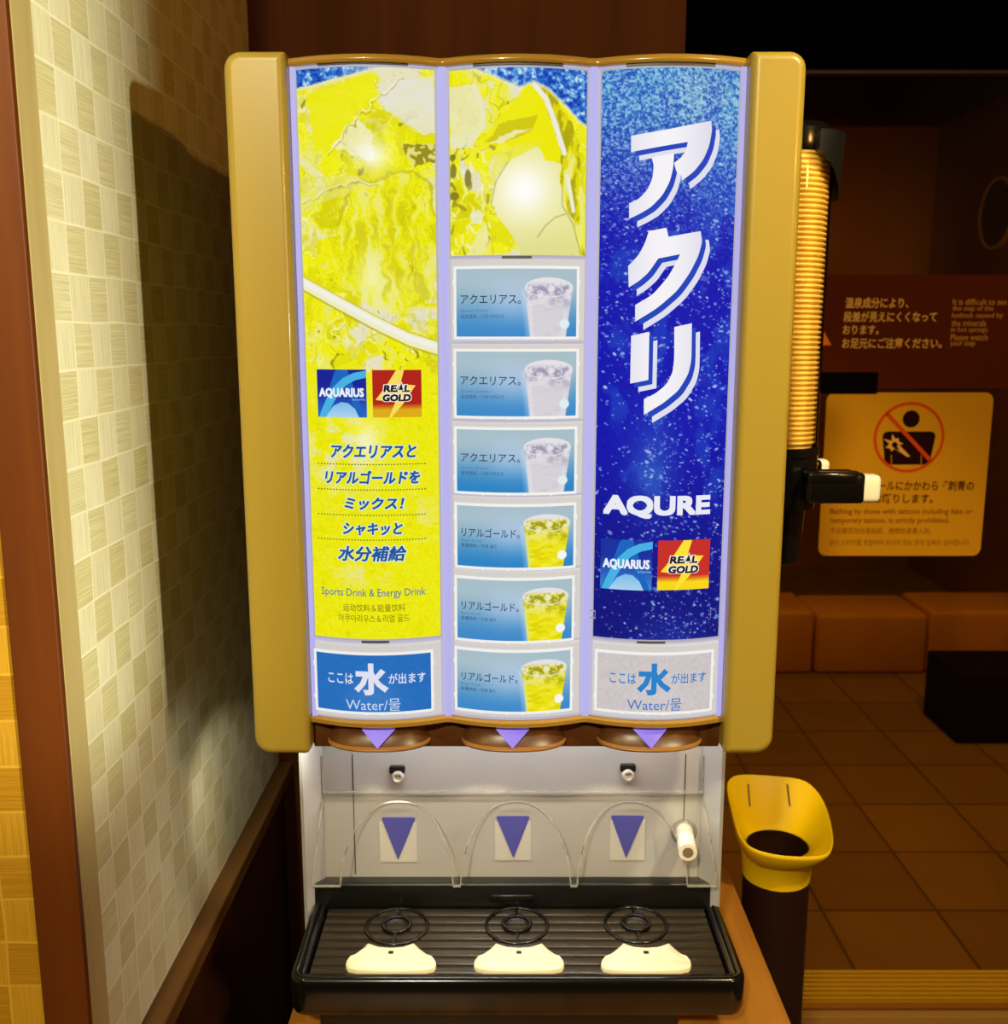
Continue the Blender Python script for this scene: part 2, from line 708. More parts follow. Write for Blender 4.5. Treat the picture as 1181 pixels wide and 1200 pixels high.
def clear_plastic(name, tint=(0.97, 0.96, 0.93), base=0.05, ior=1.45, rough=0.03, haze=0.0):
    m = bpy.data.materials.new(name)
    m.use_nodes = True
    nt = m.node_tree
    for n in list(nt.nodes):
        if n.type != 'OUTPUT_MATERIAL':
            nt.nodes.remove(n)
    out = [n for n in nt.nodes if n.type == 'OUTPUT_MATERIAL'][0]
    tr = nt.nodes.new("ShaderNodeBsdfTransparent")
    tr.inputs[0].default_value = tint + (1,)
    gl = nt.nodes.new("ShaderNodeBsdfGlossy")
    gl.inputs["Roughness"].default_value = rough
    df = nt.nodes.new("ShaderNodeBsdfDiffuse")
    df.inputs[0].default_value = (0.75, 0.72, 0.66, 1)
    fr = nt.nodes.new("ShaderNodeFresnel")
    fr.inputs[0].default_value = ior
    ad = nt.nodes.new("ShaderNodeMath")
    ad.operation = 'ADD'
    ad.use_clamp = True
    nt.links.new(fr.outputs[0], ad.inputs[0])
    ad.inputs[1].default_value = base
    m1 = nt.nodes.new("ShaderNodeMixShader")
    m1.inputs[0].default_value = haze
    nt.links.new(tr.outputs[0], m1.inputs[1])
    nt.links.new(df.outputs[0], m1.inputs[2])
    m2 = nt.nodes.new("ShaderNodeMixShader")
    nt.links.new(ad.outputs[0], m2.inputs[0])
    nt.links.new(m1.outputs[0], m2.inputs[1])
    nt.links.new(gl.outputs[0], m2.inputs[2])
    nt.links.new(m2.outputs[0], out.inputs[0])
    MATS[name] = m
    return m


M_clear = clear_plastic("clear_plastic", haze=0.05, base=0.0)
M_clear_edge = clear_plastic("clear_plastic_edge", haze=0.26, base=0.06, rough=0.1)
M_pane = clear_plastic("dark_window_glass", tint=(0.80, 0.72, 0.62), base=0.0, ior=1.25, rough=0.0, haze=0.0)
M_cuptube = clear_plastic("clear_cup_tube", tint=(0.98, 0.95, 0.88), base=0.0, ior=1.3, haze=0.0)

# ---------------------------------------------------------------- the room
XL = -0.346                     # recess wall
YC = 0.745                      # plane of the lobby wall, left of the recess
YB = 1.45                       # back wall of the recess
YG = 1.98                       # glass
ZCT = CZ - 0.700                # counter top
ZCEIL = 2.55

mb = MB()
mb.box(-2.2, 2.4, -2.6, YG, -0.05, 0.0)
struct(mb.build("floor", M_floor_in, smooth=False))
mb = MB()
mb.box(-2.2, 2.4, -0.0, YG + 0.06, ZCEIL, ZCEIL + 0.05)
struct(mb.build("ceiling", M_ceil, smooth=False))

mb = MB()
mb.box(XL - 0.10, XL, YC + 0.035, YB + 0.1, ZCT + 0.05, ZCEIL)
struct(mb.build("wall_left", M_wp_left, smooth=False))
mb = MB()
mb.box(-2.2, XL - 0.034, YC, YC + 0.1, 0, ZCEIL)
struct(mb.build("wall_front", M_wp_front, smooth=False))
mb = MB()
mb.box(XL, 0.2457, YB, YB + 0.08, 0, ZCEIL)
struct(mb.build("wall_back", M_back, smooth=False))
# corner trim: brown face towards the lobby, pale return towards the recess
mb = MB()
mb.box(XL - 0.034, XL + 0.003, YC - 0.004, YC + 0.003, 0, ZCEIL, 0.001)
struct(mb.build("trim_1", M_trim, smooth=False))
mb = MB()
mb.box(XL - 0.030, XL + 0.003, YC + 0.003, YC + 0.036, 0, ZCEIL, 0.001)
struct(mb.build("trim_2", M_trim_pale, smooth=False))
# ledge under the wallpaper and the dark wood panel below it
mb = MB()
mb.box(XL - 0.10, XL + 0.022, YC + 0.036, YB, ZCT + 0.028, ZCT + 0.050, 0.002)
struct(mb.build("trim_3", M_rail, smooth=False))
mb = MB()
mb.box(XL - 0.10, XL + 0.006, YC + 0.036, YB, 0, ZCT + 0.028)
struct(mb.build("wall_left_lower", M_wains, smooth=False))

# unseen right-hand wall, added outside the frame to cut off the corridor spotlight
mb = MB()
mb.box(1.22, 1.30, -0.626, YG, 0, ZCEIL)
struct(mb.build("wall_light_blocker", mat("blocker_wall", (120, 80, 40), 0.7), smooth=False))

# header above the glass, glass pane, sill
zh = P(1000, 83, YG).z
mb = MB()
mb.box(0.2457, 2.4, YG - 0.03, YG + 0.06, zh, ZCEIL)
struct(mb.build("wall_header", M_header, smooth=False))
zs = P(1000, 1190, YG).z
win = MB()
win.box(0.20, 2.4, YG, YG + 0.008, zs + 0.012, zh)
win = struct(win.build("window_1", M_pane, smooth=False))
mb = MB()
mb.box(0.20, 2.4, YG - 0.02, YG + 0.03, -0.002, zs + 0.012, 0.002)
mb.build("window_sill", M_frame_metal, win, smooth=False)
mb = MB()
mb.box(0.20, 2.4, YG - 0.01, YG + 0.018, zh - 0.006, zh)
mb.build("window_head_rail", mat("dark_bronze", (52, 28, 12), 0.5), win, smooth=False)

# ---- wet area beyond the glass
g = NT("wet_tiles")
p = g.pos()
tile = 0.30
uu = g.math('DIVIDE', g.math('ADD', p[0], 0.07), tile)
vv = g.math('DIVIDE', p[1], tile)
fu, fv = g.math('FRACT', uu), g.math('FRACT', vv)
e = g.math('MAXIMUM', g.math('LESS_THAN', fu, 0.03), g.math('LESS_THAN', fv, 0.03))
wn = g.n("ShaderNodeTexWhiteNoise", noise_dimensions='2D')
g.put(wn.inputs["Vector"], g.comb(g.math('FLOOR', uu), g.math('FLOOR', vv)))
nz = g.noise(g.comb(p[0], p[1]), 6.0, 4.0)
basec = g.mix(g.math('ADD', g.math('MULTIPLY', wn.outputs["Value"], 0.5), g.math('MULTIPLY', nz, 0.5)), lin((112, 76, 30)), lin((146, 102, 48)))
g.put(g.b.inputs["Base Color"], g.mix(g.math('MULTIPLY', e, 0.7), basec, lin((60, 36, 12))))
g.b.inputs["Roughness"].default_value = 0.45
g.b.inputs["Specular IOR Level"].default_value = 0.12
mb = MB()
mb.box(-0.6, 2.7, YG, 6.4, -0.05, 0.0)
struct(mb.build("floor_wet_area", g.m, smooth=False))
mb = MB()
mb.box(-0.6, 2.7, 6.3, 6.4, 0, 2.7)
struct(mb.build("wall_far", mat("far_wall", (128, 76, 32), 0.8, noise=(3, 0.25), spec=0.1), smooth=False))
XR = 2.6
mb = MB()
mb.box(XR, XR + 0.1, YG + 0.1, 6.3, 0, 2.7)
struct(mb.build("wall_right_wet", mat("right_wet_wall", (128, 76, 32), 0.8, noise=(4, 0.2), spec=0.1), smooth=False))

mb = MB()
mb.box(-0.6, 2.7, YG + 0.06, 6.4, 2.7, 2.75)
struct(mb.build("ceiling_wet_area", mat("wet_ceiling", (60, 26, 12), 0.8, spec=0.05), smooth=False))

# floor drain grating just beyond the sill
t = thing("drain_grating", "slatted floor drain grating running along the glass sill", "drain grating", (0.9, 2.07, 0.0))
y0g = PZ(1000, 1187, 0).y
y1g = PZ(1000, 1140, 0).y
mb = MB()
ns = 9
for k in range(ns):
    a = y0g + (y1g - y0g) * (k + 0.12) / ns
    b = y0g + (y1g - y0g) * (k + 0.72) / ns
    mb.box(0.28, 1.6, a, b, 0.001, 0.010)
for k in range(12):
    xx = 0.3 + 0.118 * k
    mb.box(xx, xx + 0.006, y0g, y1g, 0.0005, 0.006)
mb.build("slats", mat("grating_slats", (232, 196, 54), 0.5), t, smooth=False)

# raised bath edge made of blocks
t = thing("bath_edge", "low brown bath edge of rounded blocks across the dim wet area", "bath edge", (0.8, 4.35, 0))
yb = PZ(1000, 790, 0).y
zt = P(1000, 716, yb + 0.02).z
M_bath = mat("bath_block", (200, 128, 48), 0.5, noise=(5, 0.25), spec=0.2)
xx = 0.25
k = 0
while xx < XR - 0.02:
    wk = [0.52, 0.60, 0.50][k % 3]
    x1 = min(xx + wk, XR - 0.01)
    mb = MB()
    mb.box(xx + 0.004, x1 - 0.004, yb, yb + 0.35, 0, zt - 0.012 + 0.014 * (k % 2), 0.02, 3)
    mb.build("block", M_bath, t)
    xx = x1
    k += 1
# dark box on the wet floor
a = PZ(1120, 872, 0)
b = P(1120, 792, a.y)
t = MB()
t.box(a.x, a.x + 0.36, a.y, a.y + 0.3, 0.0, b.z, 0.006)
tag(t.build("step_box", mat("dark_box", (22, 8, 3), 0.8, spec=0.05), smooth=False), "dark low box on the tiled floor in front of the bath edge", "box")

# reflection in the glass, modelled as a pale-rimmed disc on the right wall
YD = 5.45
pc = P(1155, 250, YD)
t = thing("reflection_disc", "reflection in the glass, built as a round pale-rimmed disc on the dark wall", "reflection", (XR, YD, pc.z))
mb = MB()
n = 36
R = 0.180
mb.loft([[(XR - 0.001, YD + R * math.cos(2 * math.pi * i / n), pc.z + R * math.sin(2 * math.pi * i / n)) for i in range(n)],
         [(XR - 0.02, YD + R * math.cos(2 * math.pi * i / n), pc.z + R * math.sin(2 * math.pi * i / n)) for i in range(n)]])
mb.build("face", mat("disc_face", (62, 36, 14), 0.5), t)
mb = MB()
mb.loft([[(XR - xo, YD + rr * math.cos(2 * math.pi * i / n), pc.z + rr * math.sin(2 * math.pi * i / n)) for i in range(n)]
         for rr, xo in ((R - 0.008, 0.0195), (R - 0.008, 0.027), (R + 0.004, 0.027), (R + 0.004, 0.0))], False, False)
mb.build("rim", mat("disc_rim", (236, 178, 84), 0.4), t)

# ---- notices on the glass
flatG = lambda x: YG - 0.003


def gp(x, y):
    q = P(x, y, YG - 0.003)
    return (q.x, q.z)


def sheet_text(sh, body, x0, x1, y0, y1, c, d, **kw):
    a, b = gp(x0, y1), gp(x1, y0)
    sh.text(body, a[0], b[0], a[1], b[1], c, d, **kw)


a, b = gp(966, 455), gp(1300, 322)
sh = Sheet(flatG, 10)
sh.poly([(a[0] - 0.06, a[1]), (b[0], a[1]), (b[0], b[1]), (a[0] - 0.06, b[1])], (78, 28, 7), 0)
TC = (212, 152, 66)
sheet_text(sh, "温泉成分により、", 990, 1065, 348.6, 361.5, TC, 0.0006, bold=0.022)
sheet_text(sh, "段差が見えにくくなって", 988, 1098, 365, 377.5, TC, 0.0006, bold=0.022)
sheet_text(sh, "おります。", 987, 1030, 381, 392, TC, 0.0006, bold=0.022)
sheet_text(sh, "お足元にご注意ください。", 986, 1104, 396, 408.5, TC, 0.0006, bold=0.022)
TE = (176, 114, 42)
for k, (s_, x1) in enumerate([("It is difficult to see", 1180), ("the step of the", 1164), ("bathtub caused by", 1175.5), ("the minerals", 1155.5), ("in hot springs.", 1158.5), ("Please watch", 1157.5), ("your step.", 1144)]):
    xo = 1116 - 0.55 * k
    sheet_text(sh, s_, xo, x1, 350 + 8.3 * k, 357.4 + 8.3 * k, TE, 0.0006, bold=0.012)
ap, bl, br = gp(956, 372), gp(936, 405), gp(974, 404.5)
sh.poly([bl, br, ap], (222, 110, 20), 0.0006)
tag(sh.build("step_notice", M_sign), "dark maroon step warning film with white lettering on the glass", "notice")

mb = MB()  # flat black rectangle just above the notice
a, b = gp(950, 461), gp(1028, 436)
mb.box(a[0], b[0], YG - 0.010, YG - 0.0035, a[1], b[1], 0.001)
tag(mb.build("glass_rectangle", mat("rectangle_black", (8, 4, 3), 0.9, spec=0.02), smooth=False), "small black rectangle on the glass directly above the yellow notice", "plate")

a, b = gp(958, 651), gp(1164, 460)
ol = rrect(a[0], b[0], a[1], b[1], 0.016, 6)
t = MB()
t.loft([[(x, YG - 0.005, z) for x, z in ol], [(x, YG - 0.0005, z) for x, z in ol]])
sign = t.build("bathing_notice", mat("notice_board", (196, 132, 12), 0.8, spec=0.1), smooth=False)
tag(sign, "yellow square no-tattoo bathing notice with red prohibition ring on the glass", "notice")
sh = Sheet(lambda x: YG - 0.0055, 10)
c = gp(1064.4, 512.4)
px = gp(1065.4, 512.4)[0] - c[0]
circ = lambda cx, cz, r, n=40: [(cx + r * math.cos(2 * math.pi * i / n), cz + r * math.sin(2 * math.pi * i / n)) for i in range(n)]
BK = (34, 10, 6)
hc = gp(1067, 490.8)
sh.poly(circ(hc[0], hc[1], 10 * px), BK, 0)
bo = rrect(c[0] - 31 * px, c[0] + 31 * px, c[1] - 38 * px, c[1] + 7 * px, 6 * px, 4)
bo = [(x, z) if math.hypot(x - c[0], z - c[1]) < 38.5 * px else (c[0] + (x - c[0]) * 38.5 * px / math.hypot(x - c[0], z - c[1]), c[1] + (z - c[1]) * 38.5 * px / math.hypot(x - c[0], z - c[1])) for x, z in bo]
sh.poly(bo, BK, 0)
oi, oo = circ(c[0], c[1], 38 * px, 48), circ(c[0], c[1], 41.5 * px, 48)
sh.flat(oi + oo, [(i, (i + 1) % 48, 48 + (i + 1) % 48, 48 + i) for i in range(48)], (196, 62, 12), 0.0004)
da, dw = math.radians(-45), 2.3 * px
dx, dz = math.cos(da), math.sin(da)
sh.poly([(c[0] - 39 * px * dx - dw * dz * -1, c[1] - 39 * px * dz - dw * dx), (c[0] + 39 * px * dx + dw * dz, c[1] + 39 * px * dz - dw * dx),
         (c[0] + 39 * px * dx - dw * dz, c[1] + 39 * px * dz + dw * dx), (c[0] - 39 * px * dx - dw * dz, c[1] - 39 * px * dz + dw * dx)], (196, 62, 12), 0.0004)
fl = gp(1046.5, 520)
pts = []
for i in range(14):
    r = (11.5 if i % 2 == 0 else 5.5) * px * (1.0 + 0.25 * math.sin(i * 2.3))
    pts.append((fl[0] + r * math.cos(i * math.pi / 7), fl[1] + r * math.sin(i * math.pi / 7)))
sh.poly(pts, (214, 150, 60), 0.0003)
tl = [gp(1046, 524), gp(1052, 520), gp(1066, 535), gp(1062, 535), gp(1056, 531)]
sh.poly(tl, (214, 150, 60), 0.0003)
sh.poly(circ(fl[0] + 1 * px, fl[1] - 1 * px, 3.5 * px, 12), BK, 0.0006)
for xx in (1043, 1078):
    sh.poly([gp(xx, 547), gp(xx + 1.3, 547), gp(xx + 1.3, 533), gp(xx, 533)], (150, 90, 30), 0.0003)
BT = (70, 24, 6)
sheet_text(sh, "タトゥー・シールにかかわらず刺青の", 966, 1141, 563, 575, BT, 0, bold=0.02)
sheet_text(sh, "方の入浴はお断りします。", 966, 1093, 578, 590, BT, 0, bold=0.02)
BT2 = (112, 54, 10)
sheet_text(sh, "Bathing by those with tattoos including fake or", 972, 1139, 595.5, 604, BT2, 0, bold=0.008)
sheet_text(sh, "temporary tattoos, is strictly prohibited.", 972, 1112, 606, 614.5, BT2, 0, bold=0.008)
sheet_text(sh, "不论是否为纹身贴纸，谢绝纹身者入浴。", 972, 1091, 618, 625.5, BT2, 0)
sheet_text(sh, "문신 스티커를 포함하여 문신이 있는 분의 입욕은 금지합니다.", 971, 1136, 632, 639, BT2, 0)
sh.build("printing", M_sign, sign)

# ---------------------------------------------------------------- counter
XC = 0.2954
mb = MB()
mb.box(-0.222, XC, YC + 0.02, YB - 0.001, ZCT - 0.03, ZCT, 0.0015)
ct = mb.build("counter", M_counter, smooth=False)
tag(ct, "wooden counter under the drinks dispenser, its warm brown edge showing at right", "counter")
mb = MB()
mb.box(-0.212, XC - 0.012, YC + 0.04, YB - 0.002, 0.0, ZCT - 0.03)
mb.build("cabinet_base", M_cab, ct, smooth=False)

# ---------------------------------------------------------------- the drinks dispenser
CX = 0.0115
HP = 0.0620                     # half pitch of the three columns
CXS = [CX - 2 * HP, CX, CX + 2 * HP]
YV, SAG = 0.866, 0.015
HW = 0.0560                     # half width of a poster


def surf(x):
    k = min(2, max(0, int(math.floor((x - (CX - 3 * HP)) / (2 * HP)))))
    u = (x - CXS[k]) / HP
    return YV - SAG * max(0.0, 1 - u * u)


def PS(x, y):
    Y = 0.856
    for _ in range(5):
        q = P(x, y, Y)
        Y = surf(q.x)
    return P(x, y, Y)


def rowz(k, y):
    """height of photo row y on the middle line of column k"""
    Ym = YV - SAG
    return P(590, y, Ym).z


D = thing("drinks_dispenser", "tall mustard coloured drinks dispenser with three lit poster columns on the wooden counter", "drinks dispenser", (CX, 1.1, ZCT))

zTop = P(600, 62, 0.85).z        # top of the trim
zCapT = P(295, 58, 0.85).z
zCapB = P(325, 885.5, 0.85).z
zLipT = rowz(1, 844.5)
zLipB = rowz(1, 853.5)
zHeadT = rowz(1, 76)             # top of the lit columns

# head body behind
mb = MB()
mb.box(CX - 0.214, CX + 0.214, 0.905, 1.36, zCapB + 0.012, zTop - 0.006, 0.006)
mb.build("cabinet_body", M_cap, D)

# side panels (caps)
xl0 = P(260, 80, 0.85).x
xr1 = P(947, 80, 0.85).x
for sgn in (-1, 1):
    mb = MB()
    xo = xl0 if sgn < 0 else xr1
    xi = CX + sgn * 0.1865
    a, b = min(xo, xi), max(xo, xi)
    rad = [0.016, 0.005, 0.002, 0.014] if sgn < 0 else [0.005, 0.016, 0.014, 0.002]
    plate_y(mb, a, b, zCapB, zCapT, 0.850, 0.955, rad, 0.0075, 6, 4)
    mb.build("side_panel", M_cap, D, wn=True)

# lit column backs, one per column, with the lavender strips between them
for k in range(3):
    mb = MB()
    c = CXS[k]
    def fn(u, v, c=c):
        x = c - HP + 0.0006 + (2 * HP - 0.0012) * u
        return (x, surf(min(max(x, c - HP + 1e-5), c + HP - 1e-5)) + 0.0015, zLipB + (zHeadT + 0.004 - zLipB) * v)
    mb.grid(fn, 24, 2)
    mb.build("backlit_column", M_sheet, D)
for xs in (CX - 3 * HP + 0.0028, CX - HP, CX + HP, CX + 3 * HP - 0.0028):
    mb = MB()
    hw = 0.0034 if abs(xs - CX) < 0.08 else 0.0026
    y = YV - 0.0035
    mb.loft([[(xs - hw, y + 0.004, z), (xs - hw * 0.8, y, z), (xs + hw * 0.8, y, z), (xs + hw, y + 0.004, z), (xs + hw, y + 0.008, z), (xs - hw, y + 0.008, z)] for z in (zLipT, zHeadT + 0.003)])
    mb.build("light_strip", M_lav, D, smooth=False)

# wavy mustard top trim and bottom lip
def wavy(prof, name, m, x0=CX - 3 * HP - 0.0005, x1=CX + 3 * HP + 0.0005, n=90):
    mb = MB()
    rings = []
    for i in range(n + 1):
        x = x0 + (x1 - x0) * i / n
        xx = min(max(x, CX - 3 * HP + 1e-5), CX + 3 * HP - 1e-5)
        # smoothed valley
        Y = 0.25 * surf(max(xx - 0.004, CX - 3 * HP)) + 0.5 * surf(xx) + 0.25 * surf(min(xx + 0.004, CX + 3 * HP))
        rings.append([(x, (Y + dy) if rel else dy, z) for dy, z, rel in prof])
    mb.loft(rings)
    return mb.build(name, m, D, angle=50)


zt0 = rowz(1, 73.5)
wavy([(0.01, zt0, 1), (-0.0035, zt0, 1), (-0.005, zt0 + 0.002, 1), (-0.0048, zTop - 0.004, 1), (-0.003, zTop - 0.001, 1), (0.001, zTop, 1), (0.92, zTop, 0), (0.92, zt0, 0)], "top_trim", M_trimy)
wavy([(0.015, zLipT, 1), (-0.003, zLipT, 1), (-0.0048, zLipT - 0.0015, 1), (-0.0045, zLipT - 0.005, 1), (-0.001, zLipB, 1), (0.015, zLipB, 1)], "bottom_trim", M_trimy)

# ---- printed artwork
NX, NZ = 164, 0


def marble(s, y, seed, sc=34.0, str_=2.6):
    x, v = s / sc, y / sc
    wx = fbm(x + 3.1, v * 0.8, seed, 4)
    wy = fbm(x * 0.9 + 9.7, v + 4.2, seed + 11, 4)
    f = fbm(x + str_ * (wx - 0.5), v + str_ * (wy - 0.5) * 1.3, seed + 23, 5, 0.55)
    g2 = fbm(x * 1.7 + 3.4 * (wy - 0.5), v * 1.2 + 3.4 * (wx - 0.5), seed + 41, 4, 0.55)
    return f, g2


YEL, YELD, OLV, CRM, WHT = (238, 235, 6), (214, 208, 2), (138, 128, 22), (232, 228, 172), (236, 233, 226)


def liquid(s, y, seed, sc=34.0):
    """iced yellow drink: warped ice facets, soft cream areas and thin dark cracks"""
    rs = np.random.RandomState(seed)
    wx = (fbm(s / 26, y / 30, seed, 3) - 0.5) * 46
    wy = (fbm(s / 28 + 7, y / 24 + 3, seed + 5, 3) - 0.5) * 46
    X, Y = s + wx, y + wy
    n = 74
    px_, py_ = rs.uniform(-30, 195, n), rs.uniform(50, 480, n)
    tones = [YEL, (232, 228, 40), CRM, (226, 222, 214), YELD, (236, 233, 110), (240, 238, 8)]
    pick = rs.choice(len(tones), n, p=[0.34, 0.12, 0.12, 0.12, 0.08, 0.07, 0.15])
    d1 = np.full(s.shape, 1e9)
    d2 = np.full(s.shape, 1e9)
    idx = np.zeros(s.shape, int)
    for i in range(n):
        d = np.hypot((X - px_[i]) * 1.15, (Y - py_[i]) * 0.8)
        m = d < d1
        d2 = np.where(m, d1, np.minimum(d2, d))
        idx = np.where(m, i, idx)
        d1 = np.where(m, d, d1)
    tone = np.array([tones[k] for k in pick], float)[idx]
    e = d2 - d1
    img = np.zeros(s.shape + (3,)) + np.array(YEL, float)
    img = over(img, np.ones_like(s) * 0, YEL)
    a = (sstep(0, 9, e) * 0.9)[..., None]
    img = img * (1 - a) + tone * a
    f, g2 = marble(s, y, seed, sc)
    img = over(img, sstep(0.54, 0.66, f) * 0.55, CRM)
    img = over(img, sstep(0.44, 0.36, f) * 0.45, YELD)
    img = over(img, sstep(0.010, 0.002, np.abs(g2 - 0.5)) * 0.28, (156, 146, 30))
    img = over(img, sstep(0.016, 0.004, np.abs(f - 0.46)) * 0.4, (250, 249, 200))
    img = over(img, sstep(1.6, 0.2, e) * (idx % 3 == 0) * 0.4, (150, 140, 30))
    img = over(img, sstep(2.2, 0.4, e) * (idx % 3 == 1) * 0.7, (246, 244, 200))
    img = over(img, sstep(0.74, 0.78, g2) * 0.8, OLV)
    return img


def blue_ice(s, y, seed):
    f = fbm(s / 5.0, y / 5.0, seed, 3, 0.7)
    img = np.zeros(s.shape + (3,)) + np.array((24, 92, 196), float)
    img = over(img, sstep(0.45, 0.62, f) * 0.8, (120, 180, 226))
    img = over(img, sstep(0.62, 0.75, f) * 0.9, (216, 232, 240))
    img = over(img, sstep(0.40, 0.30, f) * 0.8, (8, 44, 160))
    return img


def grid_rows(y0, y1, k):
    """photo rows of the rows of a sheet in column k"""
    z1, z0 = rowz(k, y0), rowz(k, y1)
    nz = int(round(y1 - y0))
    zs_ = np.linspace(z1, z0, nz + 1)
    Ym = YV - SAG
    h = (zs_ - CZ) / Ym
    el = np.arctan(h) + PITCH
    rows = 600.0 - F * np.tan(el)
    return z0, z1, nz, rows


def warp(s, y, seed, amp=9.0, sc=15.0):
    return s + (fbm(s / sc, y / sc, seed, 3) - 0.5) * amp, y + (fbm(s / sc + 9, y / sc + 4, seed + 3, 3) - 0.5) * amp


def art_left(s, y):
    img = liquid(s, y, 5, 32)
    s0, y0 = s, y
    s, y = warp(s, y, 201, 16.0)
    # big dome of ice with upright streaks
    dome = inpoly(s, y, [(40, 330), (46, 262), (62, 222), (95, 206), (135, 196), (158, 214), (166, 262), (166, 345), (110, 372), (60, 345)])
    st = fbm(s / 7.0, y / 34.0, 71, 4, 0.6)
    d = np.zeros_like(img) + np.array((238, 235, 4), float)
    d = over(d, sstep(0.52, 0.66, st) * 0.75, (236, 234, 170))
    d = over(d, sstep(0.44, 0.34, st) * 0.7, (196, 188, 14))
    d = over(d, sstep(0.012, 0.003, np.abs(st - 0.5)) * 0.5, (158, 148, 20))
    img = np.where(dome[..., None], img * 0.25 + d * 0.75, img)
    img = over(img, sstep(3.0, 0.6, segdist(s, y, [(46, 262), (62, 222), (95, 206), (135, 196), (158, 214), (166, 262)])) * 0.55, (176, 168, 40))
    # facets
    img = over(img, inpoly(s, y, [(120, 92), (166, 86), (166, 158), (132, 142), (96, 118)]) * 0.85, (228, 225, 214))
    img = over(img, inpoly(s, y, [(8, 112), (60, 92), (100, 84), (92, 116), (60, 150), (50, 182), (20, 176)]) * 0.8, (236, 233, 6))
    img = over(img, inpoly(s, y, [(44, 168), (78, 142), (96, 160), (90, 186), (66, 180)]) * 0.7, (240, 237, 222))
    img = over(img, inpoly(s, y, [(0, 204), (60, 208), (96, 214), (50, 232), (0, 236)]) * 0.5, (232, 228, 150))
    img = over(img, inpoly(s, y, [(124, 166), (164, 164), (166, 186), (138, 192)]) * 0.9, (142, 132, 28))
    img = over(img, (sstep(0.55, 0.6, fbm(s / 6, y / 6, 91, 2)) * inpoly(s, y, [(124, 166), (164, 164), (166, 186), (138, 192)])), (226, 220, 120))
    for ln in ([(60, 160), (96, 118), (130, 88)], [(0, 238), (50, 222), (100, 212)], [(96, 118), (140, 150), (166, 156)], [(40, 182), (66, 150), (78, 142)]):
        img = over(img, sstep(1.1, 0.2, segdist(s, y, ln)) * 0.5, (150, 140, 40))
        img = over(img, sstep(1.3, 0.3, segdist(s + 1.6, y + 1.2, ln)) * 0.6, (248, 247, 210))
    s, y = s0, y0
    # blue above the rim at the top
    edge = 99 - 10 * sstep(0, 70, s) - 12 * sstep(50, 115, s)
    bl = (y < edge) & (s < 118)
    b = blue_ice(s, y, 31)
    b = over(b, sstep(40, 110, s) * 0.75, (222, 230, 228))
    img = np.where(bl[..., None], b, img)
    img = over(img, sstep(4, 0.5, np.abs(y - edge - 2)) * (s < 118) * 0.8, (232, 226, 190))
    # bright backlight blooms in the print
    img = over(img, np.exp(-((s - 92) ** 2 + (y - 182) ** 2) / 420.0) * 0.85, (252, 251, 244))
    img = over(img, np.exp(-((s - 84) ** 2 / 260.0 + (y - 325) ** 2 / 700.0)) * 0.7, (246, 244, 196))
    # pale diagonal straw-like rim
    cur = [(0, 331), (40, 352), (90, 378), (130, 397), (168, 409)]
    dd = segdist(s, y, cur)
    low = y > 330 + s * 0.48
    img = over(img, sstep(8.5, 6.0, dd), (238, 235, 190))
    img = over(img, sstep(4.5, 1.5, segdist(s, y + 1.5, cur)), (240, 239, 232))
    img = over(img, sstep(1.6, 0.4, np.abs(segdist(s, y - 9, cur))) * 0.7, (170, 160, 10))
    img = over(img, sstep(1.2, 0.3, np.abs(segdist(s, y + 8, cur))) * 0.5, (170, 160, 30))
    # lower smooth liquid
    l = np.zeros_like(img) + np.array((236, 233, 4), float)
    q = fbm(s / 16, y / 12, 57, 4, 0.6)
    q2 = fbm(s / 3.2, y / 2.4, 77, 3, 0.7)
    patch = np.exp(-((s - 40) ** 2 / 2600.0 + (y - 530) ** 2 / 2400.0)) + 0.5 * np.exp(-((s - 140) ** 2 / 900.0 + (y - 610) ** 2 / 900.0)) + 0.6 * np.exp(-((s - 66) ** 2 / 1500.0 + (y - 672) ** 2 / 350.0))
    l = over(l, np.clip(sstep(0.40, 0.62, q) * (0.04 + patch), 0, 0.8), (232, 228, 190))
    l = over(l, sstep(0.62, 0.76, q2) * 0.4, (244, 242, 120))
    l = over(l, sstep(0.40, 0.28, q2) * 0.40, (214, 206, 0))
    l = over(l, sstep(0.3, 0.2, q) * 0.3, (206, 200, 0))
    img = np.where((sstep(412, 446, y + (q - 0.5) * 60)[..., None]) > 0.5, l, img)
    img = over(img, np.exp(-((s - 76) ** 2 + (y - 515) ** 2 / 2.0) / 260.0) * 0.65, (250, 249, 222))  # another backlight bloom painted into the lower print
    return img


